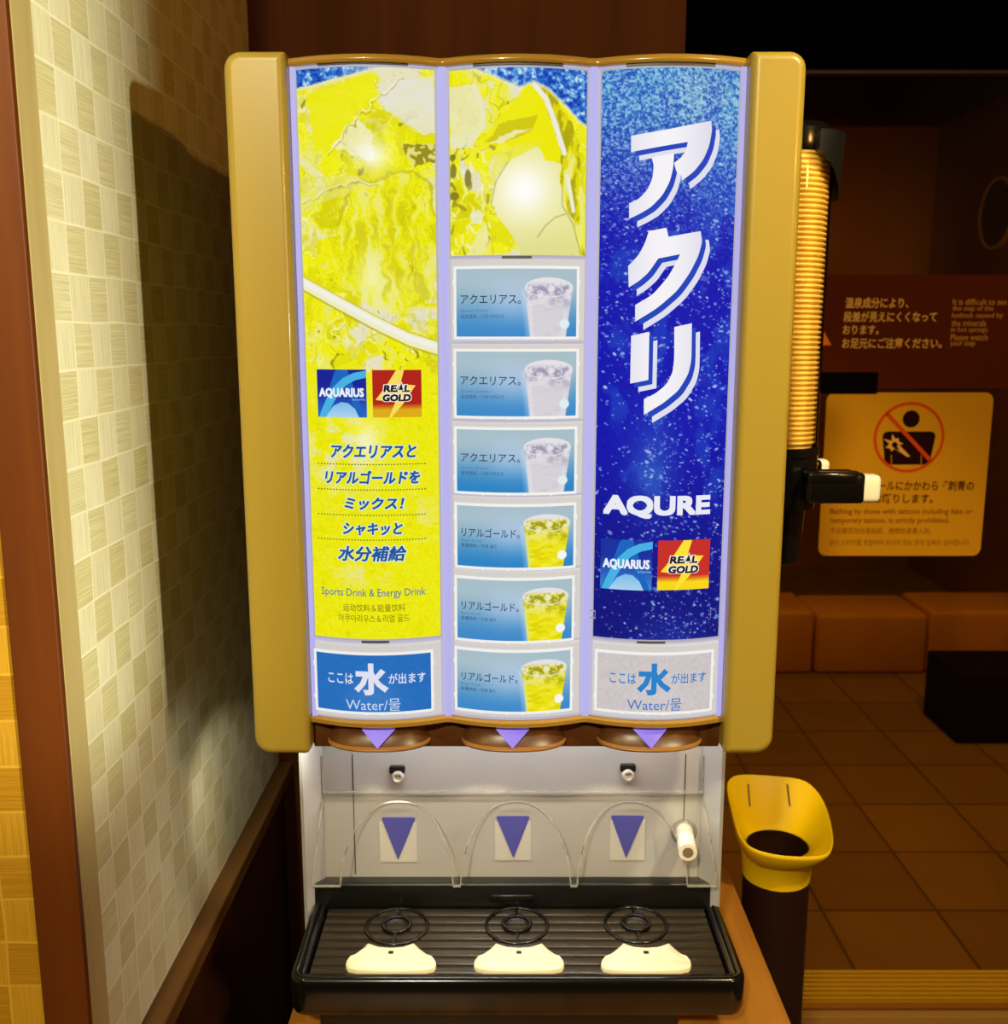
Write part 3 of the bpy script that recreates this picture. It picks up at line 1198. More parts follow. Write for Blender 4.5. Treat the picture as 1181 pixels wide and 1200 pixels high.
def art_mid(s, y):
    img = liquid(s, y, 15, 30)
    sw, yw = warp(s, y, 211, 9.0)
    for q_ in range(46):
        # small bright chips and dark slits of ice
        rs = np.random.RandomState(500 + q_)
        cx_, cy_, ln_, an_ = rs.uniform(0, 60), rs.uniform(170, 300), rs.uniform(4, 16), rs.uniform(0.6, 2.2)
        dx_, dy_ = math.cos(an_) * ln_, math.sin(an_) * ln_
        img = over(img, sstep(2.6, 0.8, segdist(sw, yw, [(cx_, cy_), (cx_ + dx_, cy_ + dy_)])) * 0.7, [(240, 238, 226), (236, 233, 60), (150, 140, 26), (246, 244, 190)][q_ % 4])
    img = over(img, inpoly(sw, yw, [(0, 100), (34, 96), (42, 122), (42, 146), (28, 172), (0, 170)]) * 0.75, (232, 229, 216))
    img = over(img, inpoly(sw, yw, [(40, 166), (66, 132), (96, 98), (112, 110), (124, 146), (136, 186), (118, 190), (104, 176), (72, 170)]), (236, 232, 4))
    img = over(img, inpoly(sw, yw, [(44, 166), (62, 144), (86, 138), (108, 134), (98, 154), (66, 166)]) * 0.9, (204, 196, 8))
    img = over(img, inpoly(sw, yw, [(48, 168), (76, 151), (98, 150), (80, 157), (60, 168)]) * 0.8, (240, 238, 200))
    img = over(img, inpoly(sw, yw, [(48, 215), (56, 180), (82, 168), (108, 170), (92, 186), (70, 196)]) * 0.6, (232, 228, 90))
    rt = fbm(s / 8.0 + y / 40.0, y / 30.0 - s / 24.0, 83, 4, 0.6)
    rg = inpoly(sw, yw, [(104, 97), (128, 112), (150, 146), (162, 200), (164, 300), (140, 300), (138, 230), (132, 170), (116, 120)])
    d = np.zeros_like(img) + np.array((222, 216, 4), float)
    d = over(d, sstep(0.52, 0.62, rt) * 0.8, (238, 236, 150))
    d = over(d, sstep(0.46, 0.36, rt) * 0.8, (164, 154, 16))
    img = np.where(rg[..., None], d, img)
    img = over(img, sstep(4.0, 2.4, segdist(s, y, [(102, 99), (116, 116), (126, 142), (138, 178)])), (236, 234, 216))
    img = over(img, sstep(3.0, 1.8, segdist(s, y, [(142, 205), (147, 230), (150, 246)])), (236, 234, 216))
    # smooth white hollow with a backlight glow painted at its centre
    blob = inpoly(sw, yw, [(50, 238), (56, 212), (70, 190), (88, 178), (106, 174), (114, 188), (134, 192), (136, 240), (150, 262), (160, 300), (88, 300), (66, 262)])
    w = np.zeros_like(img) + np.array((232, 228, 150), float)
    w = over(w, np.exp(-((s - 90) ** 2 + (y - 222) ** 2) / 1300.0), (254, 253, 248))
    w = over(w, sstep(255, 300, y) * 0.45, (214, 210, 130))
    img = np.where(blob[..., None], w, img)
    for ln in ([(106, 278), (116, 264), (128, 254), (140, 250)], [(136, 196), (136, 240), (150, 262), (160, 298)], [(50, 238), (56, 212), (70, 190)]):
        img = over(img, sstep(1.3, 0.3, segdist(s, y, ln)) * 0.45, (130, 122, 50))
    for c_, r_ in (((4, 198), (4, 9)), ((22, 208), (4, 11)), ((5, 228), (6, 5)), ((3, 182), (4, 4))):
        img = over(img, sstep(1.2, 0.8, np.hypot((s - c_[0]) / r_[0], (y - c_[1]) / r_[1])) * 0.85, (122, 114, 26))
    img = over(img, inpoly(sw, yw, [(24, 250), (36, 242), (42, 250), (36, 264), (26, 262)]) * 0.8, (234, 231, 222))
    img = over(img, inpoly(sw, yw, [(18, 300), (34, 276), (44, 262), (46, 280), (40, 300)]) * 0.8, (236, 233, 170))
    # blue top right
    cur = [(20, 74), (60, 92), (84, 103), (101, 96), (118, 104), (140, 124), (156, 140), (170, 148)]
    bl = inpoly(s, y, cur + [(170, 60), (20, 60)])
    b = blue_ice(s, y, 35)
    img = np.where(bl[..., None], b, img)
    img = over(img, sstep(3.5, 0.8, segdist(s, y + 0.5, cur)) * 0.7, (238, 236, 190))
    return img


def art_right(s, y):
    t = sstep(90, 290, y + (s - 60) * -0.25)
    img = np.zeros(s.shape + (3,))
    img = img + np.array((62, 140, 206), float)
    img = over(img, t, (4, 8, 172))
    img = over(img, sstep(470, 760, y) * 0.8, (6, 8, 104))
    img = over(img, np.exp(-((s - 118) ** 2 + (y - 108) ** 2) / 1600.0) * 0.55, (160, 192, 204))
    img = over(img, sstep(0.5, 0.7, fbm(s / 26, y / 40, 63, 3)) * 0.5 * (1 - sstep(560, 640, y)), (30, 84, 196))
    img = over(img, np.exp(-((s - 70) ** 2 / 900.0 + (y - 545) ** 2 / 3600.0)) * 0.55, (56, 108, 200))
    img = over(img, np.exp(-((s - 100) ** 2 / 2200.0 + (y - 750) ** 2 / 900.0)) * 0.4, (40, 70, 180))
    f = fbm(s / 2.6, y / 2.4, 101, 3, 0.75)
    dens = (1 - sstep(120, 330, y))
    img = over(img, sstep(0.50, 0.66, f) * (0.05 + 0.70 * dens), (178, 214, 232))
    img = over(img, sstep(0.46, 0.34, f) * (0.15 + 0.5 * dens), (8, 50, 160))
    # droplets
    rs = np.random.RandomState(3)
    N = 2600
    ds, dy = rs.rand(N) * 165, 150 + rs.rand(N) ** 0.9 * 600
    rr = 0.42 + rs.gamma(1.1, 0.36, N)
    y_row = y[:, 0]
    for i in range(N):
        if dy[i] > 430 and ds[i] < 60 and rs.rand() < 0.6:
            continue
        rx, ry = rr[i] * (1.2 + rs.rand()), rr[i] * (0.8 + 0.4 * rs.rand())
        sl = rs.uniform(-0.5, 0.5)
        j0, j1 = np.searchsorted(y_row, [dy[i] - 8, dy[i] + 8])
        i0, i1 = max(0, int(ds[i] - 9)), int(ds[i] + 9)
        ss, yy = s[j0:j1, i0:i1], y[j0:j1, i0:i1]
        if ss.size == 0:
            continue
        q = np.hypot((ss - ds[i]) / rx, (yy - dy[i] - sl * (ss - ds[i])) / ry)
        al = sstep(1.3, 0.5, q) * rs.uniform(0.2, 0.9)
        img[j0:j1, i0:i1] = over(img[j0:j1, i0:i1], al, (lambda u_: (120 + 110 * u_, 180 + 55 * u_, 244))(rs.rand()))
    return img


def poster(k, y0, y1, art):
    z0, z1, nz, rows = grid_rows(y0, y1, k)
    sh = Sheet(surf, 0.005)
    ss, yy = np.meshgrid(np.linspace(0, 165, NX + 1), rows)
    sh.grid(CXS[k] - HW, CXS[k] + HW, z0, z1, NX, nz, art(ss, yy))
    return sh, z0, z1


def pp(x, y):
    q = PS(x, y)
    return (q.x, q.z)


def ptext(sh, body, x0, x1, y0, y1, c, d=0.0004, **kw):
    xm = (x0 + x1) / 2
    ym = (y0 + y1) / 2
    xa, xb = pp(x0, ym)[0], pp(x1, ym)[0]
    za, zb = pp(xm, y1)[1], pp(xm, y0)[1]
    if kw.get("fat"):
        kw["fat"] *= (xb - xa) / (x1 - x0)
    sh.text(body, xa, xb, za, zb, c, d, **kw)


def aquarius_logo(sh, x0, x1, y0, y1, bright):
    X = lambda u: pp(x0 + (x1 - x0) * u, (y0 + y1) / 2)[0]
    Z = lambda v: pp((x0 + x1) / 2, y0 + (y1 - y0) * v)[1]
    pt = lambda l: [(X(u), Z(v)) for u, v in l]
    za, zb = Z(1), Z(0)
    dark, low = ((14, 30, 150), (40, 110, 200)) if not bright else ((16, 46, 160), (60, 140, 214))
    def gr(x, z):
        t = (z - za) / (zb - za)
        return tuple(low[i] + (dark[i] - low[i]) * min(1, t * 1.5) for i in range(3))
    d = 0.0004
    nst = 6
    for i in range(nst):
        sh.poly(pt([(0, (i + 1) / nst), (1, (i + 1) / nst), (1, i / nst), (0, i / nst)]), gr, d)
    leg = (20, 100, 190)
    sh.poly(pt([(0, 0.97), (0.18, 0.60), (0.36, 0.05), (0.42, 0), (0.62, 0), (0.96, 1), (0.82, 1), (0.52, 0.2), (0.30, 0.72), (0.15, 1), (0.0, 1)]), leg, d * 1.6)
    lt = (70, 176, 226)
    sw = [(0.02, 1.0)]
    top = [(0.10, 0.80), (0.20, 0.58), (0.34, 0.36), (0.52, 0.18), (0.74, 0.07), (1.0, 0.02)]
    bot = [(1.0, 0.17), (0.78, 0.22), (0.60, 0.32), (0.44, 0.50), (0.30, 0.74), (0.18, 1.0)]
    sh.poly(pt([(u, v) for u, v in (sw + top + bot)][::-1]), lt, d * 2.2)
    def gl(x, z):
        t = (z - za) / (zb - za)
        return (110 + 60 * (1 - t * 2.5), 180 + 30 * (1 - t * 2.5), 236)
    ar = [(0.16, 1.0), (0.84, 1.0), (0.76, 0.82), (0.62, 0.70), (0.48, 0.68), (0.32, 0.76)]
    sh.poly(pt(ar), gl, d * 2.8)
    sh.text("AQUARIUS", X(0.04), X(0.95), Z(0.605), Z(0.385), (236, 240, 246), d * 3.6, fat=0.00035)
    sh.text("by Coca-Cola", X(0.72), X(0.97), Z(0.655), Z(0.605), (200, 220, 240), d * 3.6)


def gold_logo(sh, x0, x1, y0, y1, bright):
    X = lambda u: pp(x0 + (x1 - x0) * u, (y0 + y1) / 2)[0]
    Z = lambda v: pp((x0 + x1) / 2, y0 + (y1 - y0) * v)[1]
    pt = lambda l: [(X(u), Z(v)) for u, v in l]
    d = 0.0004
    red = (176, 30, 24) if not bright else (200, 44, 40)
    yel = (222, 170, 20) if not bright else (248, 214, 20)
    sh.poly(pt([(0, 0.72), (1, 0.72), (1, 0), (0, 0)]), red, d)
    za, zb = Z(0.84), Z(0.70)
    def gr(x, z):
        t = min(1, max(0, (z - za) / (zb - za)))
        return tuple(yel[i] + (red[i] - yel[i]) * t for i in range(3))
    for a, b in ((0.72, 0.76), (0.76, 0.80), (0.80, 0.84), (0.84, 1.0)):
        sh.poly(pt([(0, b), (1, b), (1, a), (0, a)]), gr, d)
    bolt = [(0.49, 0.0), (0.65, 0.0), (0.57, 0.30), (0.88, 0.33), (0.62, 0.72), (0.38, 1.0), (0.33, 1.0), (0.46, 0.68), (0.06, 0.63), (0.28, 0.34)]
    sh.poly(pt(bolt[::-1]), (246, 220, 90) if not bright else (250, 226, 50), d * 1.6)
    sh.text("REAL", X(0.21), X(0.78), Z(0.475), Z(0.30), (244, 240, 232), d * 2.2, fat=0.0011, shear=0.12)
    sh.text("GOLD", X(0.19), X(0.80), Z(0.675), Z(0.495), (244, 240, 232), d * 2.2, fat=0.0011, shear=0.12)
    sh.text("REAL", X(0.225), X(0.765), Z(0.465), Z(0.315), (26, 20, 20), d * 3.0, fat=0.00042, shear=0.12)
    sh.text("GOLD", X(0.205), X(0.785), Z(0.665), Z(0.51), (26, 20, 20), d * 3.0, fat=0.00042, shear=0.12)
    sh.poly(pt([(0.50, 0.44), (0.66, 0.44), (0.60, 0.24)]), (244, 240, 232), d * 3.2)
    sh.poly(pt([(0.53, 0.425), (0.63, 0.425), (0.595, 0.275)]), (26, 20, 20), d * 3.6)


def frame_edges(k, z0, z1, parent, e=0.0011):
    """thin clear border around a poster"""
    mb = MB()
    c = CXS[k]
    for x in (c - HW - e, c + HW):
        y = surf(x + e / 2)
        mb.box(x, x + e, y - 0.0016, y + 0.001, z0 - e, z1 + e)
    n = 20
    for za in (z0 - e, z1):
        rings = []
        for i in range(n + 1):
            x = c - HW - e + (2 * HW + 2 * e) * i / n
            y = surf(x)
            rings.append([(x, y - 0.0016, za), (x, y + 0.001, za), (x, y + 0.001, za + e), (x, y - 0.0016, za + e)])
        mb.loft(rings)
    return mb.build("poster_border", M_edge, parent, smooth=False)


def latch(x0, x1, y0, y1, parent):
    a, b = pp(x0, y1), pp(x1, y0)
    mb = MB()
    n = 8
    rings = []
    zc0 = pp((x0 + x1) / 2, y1)[1]
    zc1 = pp((x0 + x1) / 2, y0)[1]
    for i in range(n + 1):
        x = a[0] + (b[0] - a[0]) * i / n
        y = surf(x)
        rings.append([(x, y - 0.0022, zc0), (x, y + 0.001, zc0), (x, y + 0.001, zc1), (x, y - 0.0022, zc1)])
    mb.loft(rings)
    return mb.build("latch_slot", M_greybar, parent, smooth=False)


INK = (22, 82, 160)
HALO = (214, 232, 220)
# left poster
sh, z0, z1 = poster(0, 78, 749, art_left)
for body, x0, x1, y0, y1 in (("アクエリアスと", 387.6, 488, 521, 537), ("リアルゴールドを", 381, 492.5, 551.5, 567.5), ("ミックス！", 403.5, 474, 583, 597.5),
                             ("シャキッと", 402, 472, 612.5, 627.5), ("水分補給", 396, 476.5, 640, 658)):
    ptext(sh, body, x0 - 1.3, x1 + 1.3, y0 - 1.3, y1 + 1.3, HALO, 0.0003, shear=0.2, fat=1.1)
    ptext(sh, body, x0, x1, y0, y1, INK, 0.0006, shear=0.2, fat=0.5)
for yl in (544.4, 574.3, 604, 633):
    for i in range(36):
        x = 372.5 + i * 3.56
        a, b = pp(x, yl + 0.7), pp(x + 1.7, yl - 0.7)
        zc = pp(436, yl)[1]
        sh.poly([(a[0], zc - 0.0005), (b[0], zc - 0.0005), (b[0], zc + 0.0005), (a[0], zc + 0.0005)], (84, 96, 60), 0.0004)
ptext(sh, "Sports Drink & Energy Drink", 377, 499, 690, 702, (74, 116, 150), 0.0004, bold=0.006)
ptext(sh, "运动饮料＆能量饮料", 402, 475, 708, 717, (112, 96, 20), 0.0004)
ptext(sh, "아쿠아리우스＆리얼 골드", 397, 480, 720.5, 729.5, (104, 88, 16), 0.0004)
aquarius_logo(sh, 372, 429.5, 433, 489, False)
gold_logo(sh, 436.5, 494, 433.5, 489, False)
po = sh.build("poster", M_print, D)
frame_edges(0, z0, z1, po)
latch(372, 478, 70.5, 75, po)
latch(424, 456, 750.5, 753, po)

# middle poster
sh, z0, z1 = poster(1, 79, 299, art_mid)
po = sh.build("poster", M_print, D)
frame_edges(1, z0, z1, po)
latch(554, 660, 71.5, 76, po)
latch(588, 623, 300, 303, po)

# right poster
sh, z0, z1 = poster(2, 79, 750, art_right)
Q7 = lambda l: [(680 + x / 4.218, 50 + y / 4.218) for x, y in l]
Q8 = lambda l: [(680 + x / 4.218, 320 + y / 4.218) for x, y in l]
glyphs = [
    Q7([(250, 462), (440, 428), (645, 388), (650, 430), (636, 510), (606, 580), (560, 638), (500, 684), (498, 660), (474, 640), (462, 596), (500, 566), (522, 530), (530, 492), (250, 542)]),
    Q7([(352, 568), (462, 548), (458, 620), (440, 690), (404, 756), (350, 812), (296, 845), (240, 872), (240, 795), (290, 772), (332, 726), (356, 668), (362, 610)]),
    [(760, 271), (780.5, 267), (783, 277.6), (820.5, 271), (822.5, 283), (818, 300), (808, 320), (793, 341), (770, 361), (744, 377), (744, 357.5), (765, 345), (783, 324), (794, 304), (796.5, 298),
     (771, 303), (760, 319), (749, 329), (736.5, 337), (735.7, 312), (748, 299), (755.5, 285)],
    Q8([(250, 310), (340, 290), (335, 528), (245, 546)]),
    Q8([(463, 267), (550, 248), (548, 430), (532, 500), (484, 580), (412, 640), (350, 678), (313, 700), (313, 622), (370, 595), (425, 550), (455, 490), (463, 420)]),
]


def dense(pts, m=3):
    """Catmull-style smoothing is not wanted at corners: only subdivide soft corners"""
    out = []
    n = len(pts)
    for i in range(n):
        p0, p1, p2 = Vector(pts[i - 1]), Vector(pts[i]), Vector(pts[(i + 1) % n])
        a, b = (p1 - p0), (p2 - p1)
        ang = a.angle(b, 0)
        if ang < math.radians(42) and ang > math.radians(4):
            q0 = p1 - a * 0.28
            q2 = p1 + b * 0.28
            for k in range(m + 1):
                t = k / m
                out.append(tuple((1 - t) ** 2 * q0 + 2 * t * (1 - t) * p1 + t * t * q2))
        else:
            out.append(tuple(p1))
    return out


def gl_white(x, z):
    u = (x - CXS[2] + 0.004) / 0.05
    t = math.exp(-u * u * 2.5)
    return (214 + 30 * t, 212 + 30 * t, 232 + 14 * t)


for gi, gpts in enumerate(glyphs):
    dn = dense(gpts)
    for (ox, oy), colr, d in (((9.6, 9.8), (222, 222, 238), 0.0003 + 0.00002 * gi), ((4.8, 5.0), (28, 64, 186), 0.0006 + 0.00002 * gi), ((0, 0), gl_white, 0.0010)):
        q = [pp(x + ox, y + oy) for x, y in dn]
        sh.poly(q[::-1], colr, d)
ptext(sh, "AQURE", 706.5, 832, 581, 608, (232, 234, 244), 0.0004, fat=1.5, res=4)
aquarius_logo(sh, 703.5, 764, 632.5, 691, True)
gold_logo(sh, 770.5, 831, 633, 691, True)
for x, y in ((690.5, 715), (832, 715)):
    for (a0, b0, a1, b1) in ((0, 0, 7, 0.8), (0, 8.4, 7, 9.2), (0, 0, 0.8, 9.2), (6.2, 0, 7, 9.2)):
        a, b = pp(x + a0, y + b1), pp(x + a1, y + b0)
        if b[0] < CXS[2] + HW:
            sh.poly([(a[0], a[1]), (b[0], a[1]), (b[0], b[1]), (a[0], b[1])], (150, 150, 190), 0.0004)
po = sh.build("poster", M_print, D)
frame_edges(2, z0, z1, po)
latch(734, 838, 72.5, 77, po)
latch(746, 779, 751, 753.5, po)

# ---- buttons with drink cards


def card_aq(u, v, warm=False):
    W_, H_ = 140.0, 79.0
    t = v / H_
    img = np.zeros(u.shape + (3,)) + np.array((166, 190, 200), float)
    img = over(img, sstep(0.15, 1.0, t), (58, 136, 200) if not warm else (40, 130, 196))
    img = over(img, np.exp(-((u - 66) ** 2 / 900.0 + (v - 34) ** 2 / 500.0)) * 0.5, (190, 208, 244))  # backlight glow painted into the card colour
    return img


def cup_art(img, u, v, gold):
    """the tumbler of iced drink printed on a drink card"""
    body = np.clip(np.minimum(u - (79.5 + (v - 22) * 0.108), 135.5 - (v - 22) * 0.138 - u) + 0.5, 0, 1) * (v > 22)
    rim = np.hypot((u - 107.5) / 28.0, (v - 21.5) / 11.5)
    rim_in = np.hypot((u - 107.5) / 25.6, (v - 22.2) / 9.6)
    n1 = fbm(u / 6.5, v / 5.5, 7, 4, 0.6)
    n2 = fbm(u / 9, v / 3.6, 19, 4, 0.65)
    w = (1 - sstep(34, 52, v + (n2 - 0.5) * 18))
    if not gold:
        b = np.zeros_like(img) + np.array((213, 209, 215), float)
        b = over(b, sstep(0.5, 0.7, n2) * 0.4, (198, 194, 208))
        b = over(b, sstep(5, 0, np.abs(u - 83 - (v - 22) * 0.1)) * 0.5 + sstep(5, 0, np.abs(u - 131 + (v - 22) * 0.13)) * 0.5, (228, 228, 232))
        c = np.zeros_like(img) + np.array((204, 200, 212), float)
        c = over(c, sstep(0.48, 0.38, n1) * 0.85, (148, 144, 172))
        c = over(c, sstep(0.55, 0.66, n1) * 0.8, (232, 230, 236))
    else:
        b = np.zeros_like(img) + np.array((236, 226, 8), float)
        b = over(b, sstep(0.52, 0.68, n2) * 0.55, (242, 238, 120))
        b = over(b, sstep(0.44, 0.32, n2) * 0.6, (208, 196, 8))
        b = over(b, sstep(4, 0, u - 81 - (v - 24) * 0.1) * 0.6, (206, 228, 190))
        c = np.zeros_like(img) + np.array((218, 212, 90), float)
        c = over(c, sstep(0.48, 0.40, n1) * 0.85, (150, 144, 14))
        c = over(c, sstep(0.54, 0.64, n1) * 0.9, (236, 234, 206))
    b = b * (1 - 0.6 * w[..., None]) + c * 0.6 * w[..., None]
    glow = sstep(8, 0, 79.5 + (v - 22) * 0.108 - u) * (v > 24) * (u < 90)
    img = over(img, glow * 0.35, (220, 236, 246))
    img = over(img, body, b if False else (0, 0, 0)) + b * body[..., None]
    img = over(img, np.clip((1.0 - rim) * 14 + 0.5, 0, 1), (228, 224, 228))
    ri = np.clip((1.0 - rim_in) * 12 + 0.5, 0, 1) * sstep(14, 20, v + (n1 - 0.5) * 10)
    img = img * (1 - ri[..., None]) + c * ri[..., None]
    img = over(img, np.clip((5.8 - np.hypot(u - 126, v - 64)) + 0.5, 0, 1), (222, 238, 240) if not gold else (244, 246, 240))
    return img


def button(k, ox0, ox1, oy0, oy1, cx0, cx1, cy0, cy1, cardfn, name, cardname):
    """a frosted button with bright rim and a printed card; all limits are photo pixels on the column"""
    xa, xb = CXS[k] - HW + 0.0002, CXS[k] + HW - 0.0002
    za, zb = rowz(k, oy1), rowz(k, oy0)
    mb = MB()
    n = 20
    th = 0.004
    rings = []
    for i in range(n + 1):
        x = xa + (xb - xa) * i / n
        y = surf(x)
        rings.append([(x, y + 0.001, za), (x, y + 0.001, zb), (x, y - th + 0.001, zb), (x, y - th, zb - 0.001), (x, y - th, za + 0.001), (x, y - th + 0.001, za)])
    mb.loft(rings)
    bt = mb.build(name, M_frame, D, angle=40)
    ca, cb = pp(cx0, (cy0 + cy1) / 2)[0], pp(cx1, (cy0 + cy1) / 2)[0]
    wa, wb = rowz(k, cy1), rowz(k, cy0)
    # bright rim
    mb = MB()
    e = 0.0022
    for xx0, xx1, w0, w1 in ((ca - e, ca, wa - e, wb + e), (cb, cb + e, wa - e, wb + e)):
        y = surf((xx0 + xx1) / 2) - th
        mb.box(xx0, xx1, y - 0.0012, y + 0.001, w0, w1, 0.0004, 1)
    for w0, w1 in ((wa - e, wa), (wb, wb + e)):
        rings = []
        for i in range(n + 1):
            x = ca + (cb - ca) * i / n
            y = surf(x) - th
            rings.append([(x, y - 0.0012, w0), (x, y + 0.001, w0), (x, y + 0.001, w1), (x, y - 0.0012, w1)])
        mb.loft(rings)
    # small clips on the rim
    for fx in (0.22, 0.44, 0.58, 0.8):
        for w in (wa - e * 1.2, wb + e * 0.6):
            x = ca + (cb - ca) * fx
            y = surf(x) - th
            mb.box(x - 0.0008, x + 0.0008, y - 0.0018, y, w, w + 0.0010)
    for fz in (0.22, 0.8):
        z = wa + (wb - wa) * fz
        for xx0 in (ca - e * 1.3, cb + e * 0.1):
            y = surf(xx0 + e * 0.6) - th
            mb.box(xx0, xx0 + e * 1.2, y - 0.0022, y, z - 0.002, z + 0.002, 0.0004, 1)
    mb.build("button_rim", M_rim, bt, smooth=False)
    s2 = Sheet(lambda x: surf(x) - th - 0.0004, 0.005)
    nx, nz = 210, 118
    U, V = np.meshgrid(np.linspace(0, 140, nx + 1), np.linspace(0, 79, nz + 1))
    s2.grid(ca, cb, wa, wb, nx, nz, cardfn(U, V))
    X = lambda u: ca + (cb - ca) * u
    Z = lambda v: wb + (wa - wb) * v
    return bt, s2, X, Z


DK = (46, 62, 78)
rows_ = [(303.5, 400, 315, 394.5, 535, 675), (403, 492, 412, 487.5, 535, 674.5), (495, 579.5, 503.5, 576.5, 535.5, 672.5),
         (582.5, 665.5, 593, 664.0, 536, 671.5), (669, 751, 679, 749.5, 536, 669.5), (754.5, 839.5, 763, 832, 536, 667.5)]
for i, (oy0, oy1, cy0, cy1, cx0, cx1) in enumerate(rows_):
    gold = i >= 3
    bt, s2, X, Z = button(1, 526, 684, oy0, oy1, cx0, cx1, cy0, cy1, lambda u, v: cup_art(card_aq(u, v, i in (2, 3)), u, v, gold), "drink_button", "drink_card")
    if not gold:
        s2.text("アクエリアス。", X(5 / 140), X(75 / 140), Z(41 / 79), Z(29.5 / 79), DK, 0.0004, bold=0.008)
        s2.text("Sports Drink／", X(5 / 140), X(43 / 140), Z(51 / 79), Z(46 / 79), (70, 110, 140), 0.0004, res=1)
        s2.text("运动饮料／아쿠아리우스", X(5 / 140), X(56 / 140), Z(58 / 79), Z(52.5 / 79), (56, 76, 96), 0.0004, res=1)
    else:
        s2.text("リアルゴールド。", X(5.5 / 140), X(75 / 140), Z(40.5 / 79), Z(28.5 / 79), DK, 0.0004, bold=0.008)
        s2.text("Real Gold／", X(5 / 140), X(34 / 140), Z(47 / 79), Z(42.5 / 79), (50, 120, 130), 0.0004, res=1)
        s2.text("能量饮料／리얼 골드", X(5 / 140), X(48 / 140), Z(54 / 79), Z(49 / 79), (44, 60, 76), 0.0004, res=1)
    s2.build("drink_card", M_print, bt)
for k, (cx0, cx1), bgc, fgc, fg2 in ((0, (373, 505.5), (34, 108, 188), (224, 224, 240), (196, 214, 240)), (2, (699, 831), (204, 196, 196), (40, 128, 202), (66, 116, 190))):
    def wc(u, v, bgc=bgc):
        img = np.zeros(u.shape + (3,)) + np.array(bgc, float)
        n = fbm(u / 3, v / 3, 3, 2)
        img = img * (0.96 + 0.08 * n[..., None])
        return over(img, np.exp(-((u - 70) ** 2 + (v - 60) ** 2) / 900.0) * 0.12, (230, 226, 250))
    bt, s2, X, Z = button(k, 0, 0, 755, 840.5, cx0, cx1, 766, 832.5, wc, "water_button", "water_card")
    s2.text("ここは", X(14 / 133), X(44 / 133), Z(34.5 / 67), Z(22 / 67), fgc, 0.0004, bold=0.014)
    s2.text("水", X(45 / 133), X(85 / 133), Z(47 / 67), Z(9.5 / 67), fgc, 0.0004, bold=0.045)
    s2.text("が出ます", X(85 / 133), X(127 / 133), Z(34 / 67), Z(21.5 / 67), fgc, 0.0004, bold=0.014)
    s2.text("Water/물", X(34.5 / 133), X(98 / 133), Z(65.5 / 67), Z(51 / 67), fg2, 0.0004, bold=0.0)
    s2.build("water_card", M_print, bt)

# ---- nozzle housings under the columns
zN0 = P(600, 874, 0.875).z
mb = MB()
mb.box(CX - 3 * HP - 0.001, CX + 3 * HP + 0.001, 0.872, 0.93, zN0, zLipB + 0.001, 0.002)
mb.build("nozzle_rail", M_brown, D)
for k, (xa, xb) in enumerate(((384, 506), (540, 664), (698, 822))):
    ya = 0.874
    cx = (P(xa, 868, ya).x + P(xb, 868, ya).x) / 2
    rx = (P(xb, 868, ya).x - P(xa, 868, ya).x) / 2
    zb_ = P(600, 884.5, 0.842).z
    zt_ = zLipB + 0.0005
    H = zt_ - zb_
    n = 28
    mb = MB()
    # flared foot: profile of (depth, width scale) from top to bottom
    prof = [(0.025, 0.90, zt_), (0.0255, 0.905, zt_ - H * 0.25), (0.0265, 0.92, zt_ - H * 0.46), (0.033, 0.985, zt_ - H * 0.78), (0.035, 1.0, zt_ - H * 0.84), (0.035, 1.0, zb_ + 0.002), (0.033, 0.985, zb_)]
    rings = []
    for dp, ws, z in prof:
        ring = []
        for i in range(n + 1):
            a = math.pi * i / n
            cx_ = math.copysign(abs(math.cos(a)) ** 0.85, math.cos(a))
            ring.append((cx - rx * ws * cx_, ya + 0.006 - dp * math.sin(a) ** 0.8, z))
        ring.append((cx + rx * ws, 0.925, z))
        ring.append((cx - rx * ws, 0.925, z))
        rings.append(ring)
    mb.loft(rings[:4], True, False)
    mb.cur = 1
    mb.loft(rings[3:], False, True)
    nz_ = mb.build("nozzle_housing", [M_brown, M_tan], D, angle=50)
    # lighter tan foot rim
    mb = MB()
    foot = []
    for i in range(3, n - 2):
        a = math.pi * i / n
        cx_ = math.copysign(abs(math.cos(a)) ** 0.85, math.cos(a))
        foot.append((cx - (rx * 1.0) * cx_, ya + 0.006 - 0.0362 * math.sin(a) ** 0.8, zb_ + 0.003))
    mb.tube(foot, [0.0011 * min(1.0, 0.25 + 0.2 * min(i, len(foot) - 1 - i)) for i in range(len(foot))], 8)
    mb.build("nozzle_rim", M_tan, nz_)
    # violet arrow
    pxm = [443, 600.5, 762][k]
    mb = MB()
    def front(x, fz):
        u = max(-1, min(1, (x - cx) / (rx * 0.85)))
        return ya + 0.006 - (0.0252 + fz * 0.0085) * (1 - abs(u) ** 2.2) ** 0.42 - 0.0012
    xm, hw_ = P(pxm, 866, 0.85).x, 0.0152
    zta, zba = P(600, 857, 0.85).z, P(600, 876, 0.846).z
    st = 10
    vs, fs = [], []
    for j in range(st + 1):
        f = j / st
        z = zta + (zba - zta) * f
        w = hw_ * (1 - f)
        for q in (-1, -0.5, 0, 0.5, 1):
            x = xm + w * q
            vs.append((x, front(x, f * 0.95) - 0.0022 * f, z))
    for j in range(st):
        for q in range(4):
            a = j * 5 + q
            fs.append((a, a + 5, a + 6, a + 1))
    mb.add(vs, fs)
    mb.build("arrow_light", M_arrow, nz_)
    # nozzle underneath
    mb = MB()
    mb.lathe(cx, 0.905, [(0.010, zb_ - 0.012), (0.012, zb_ - 0.010), (0.012, zb_ + 0.002)], 20, True, True)
    mb.build("spout", M_blackm, nz_)

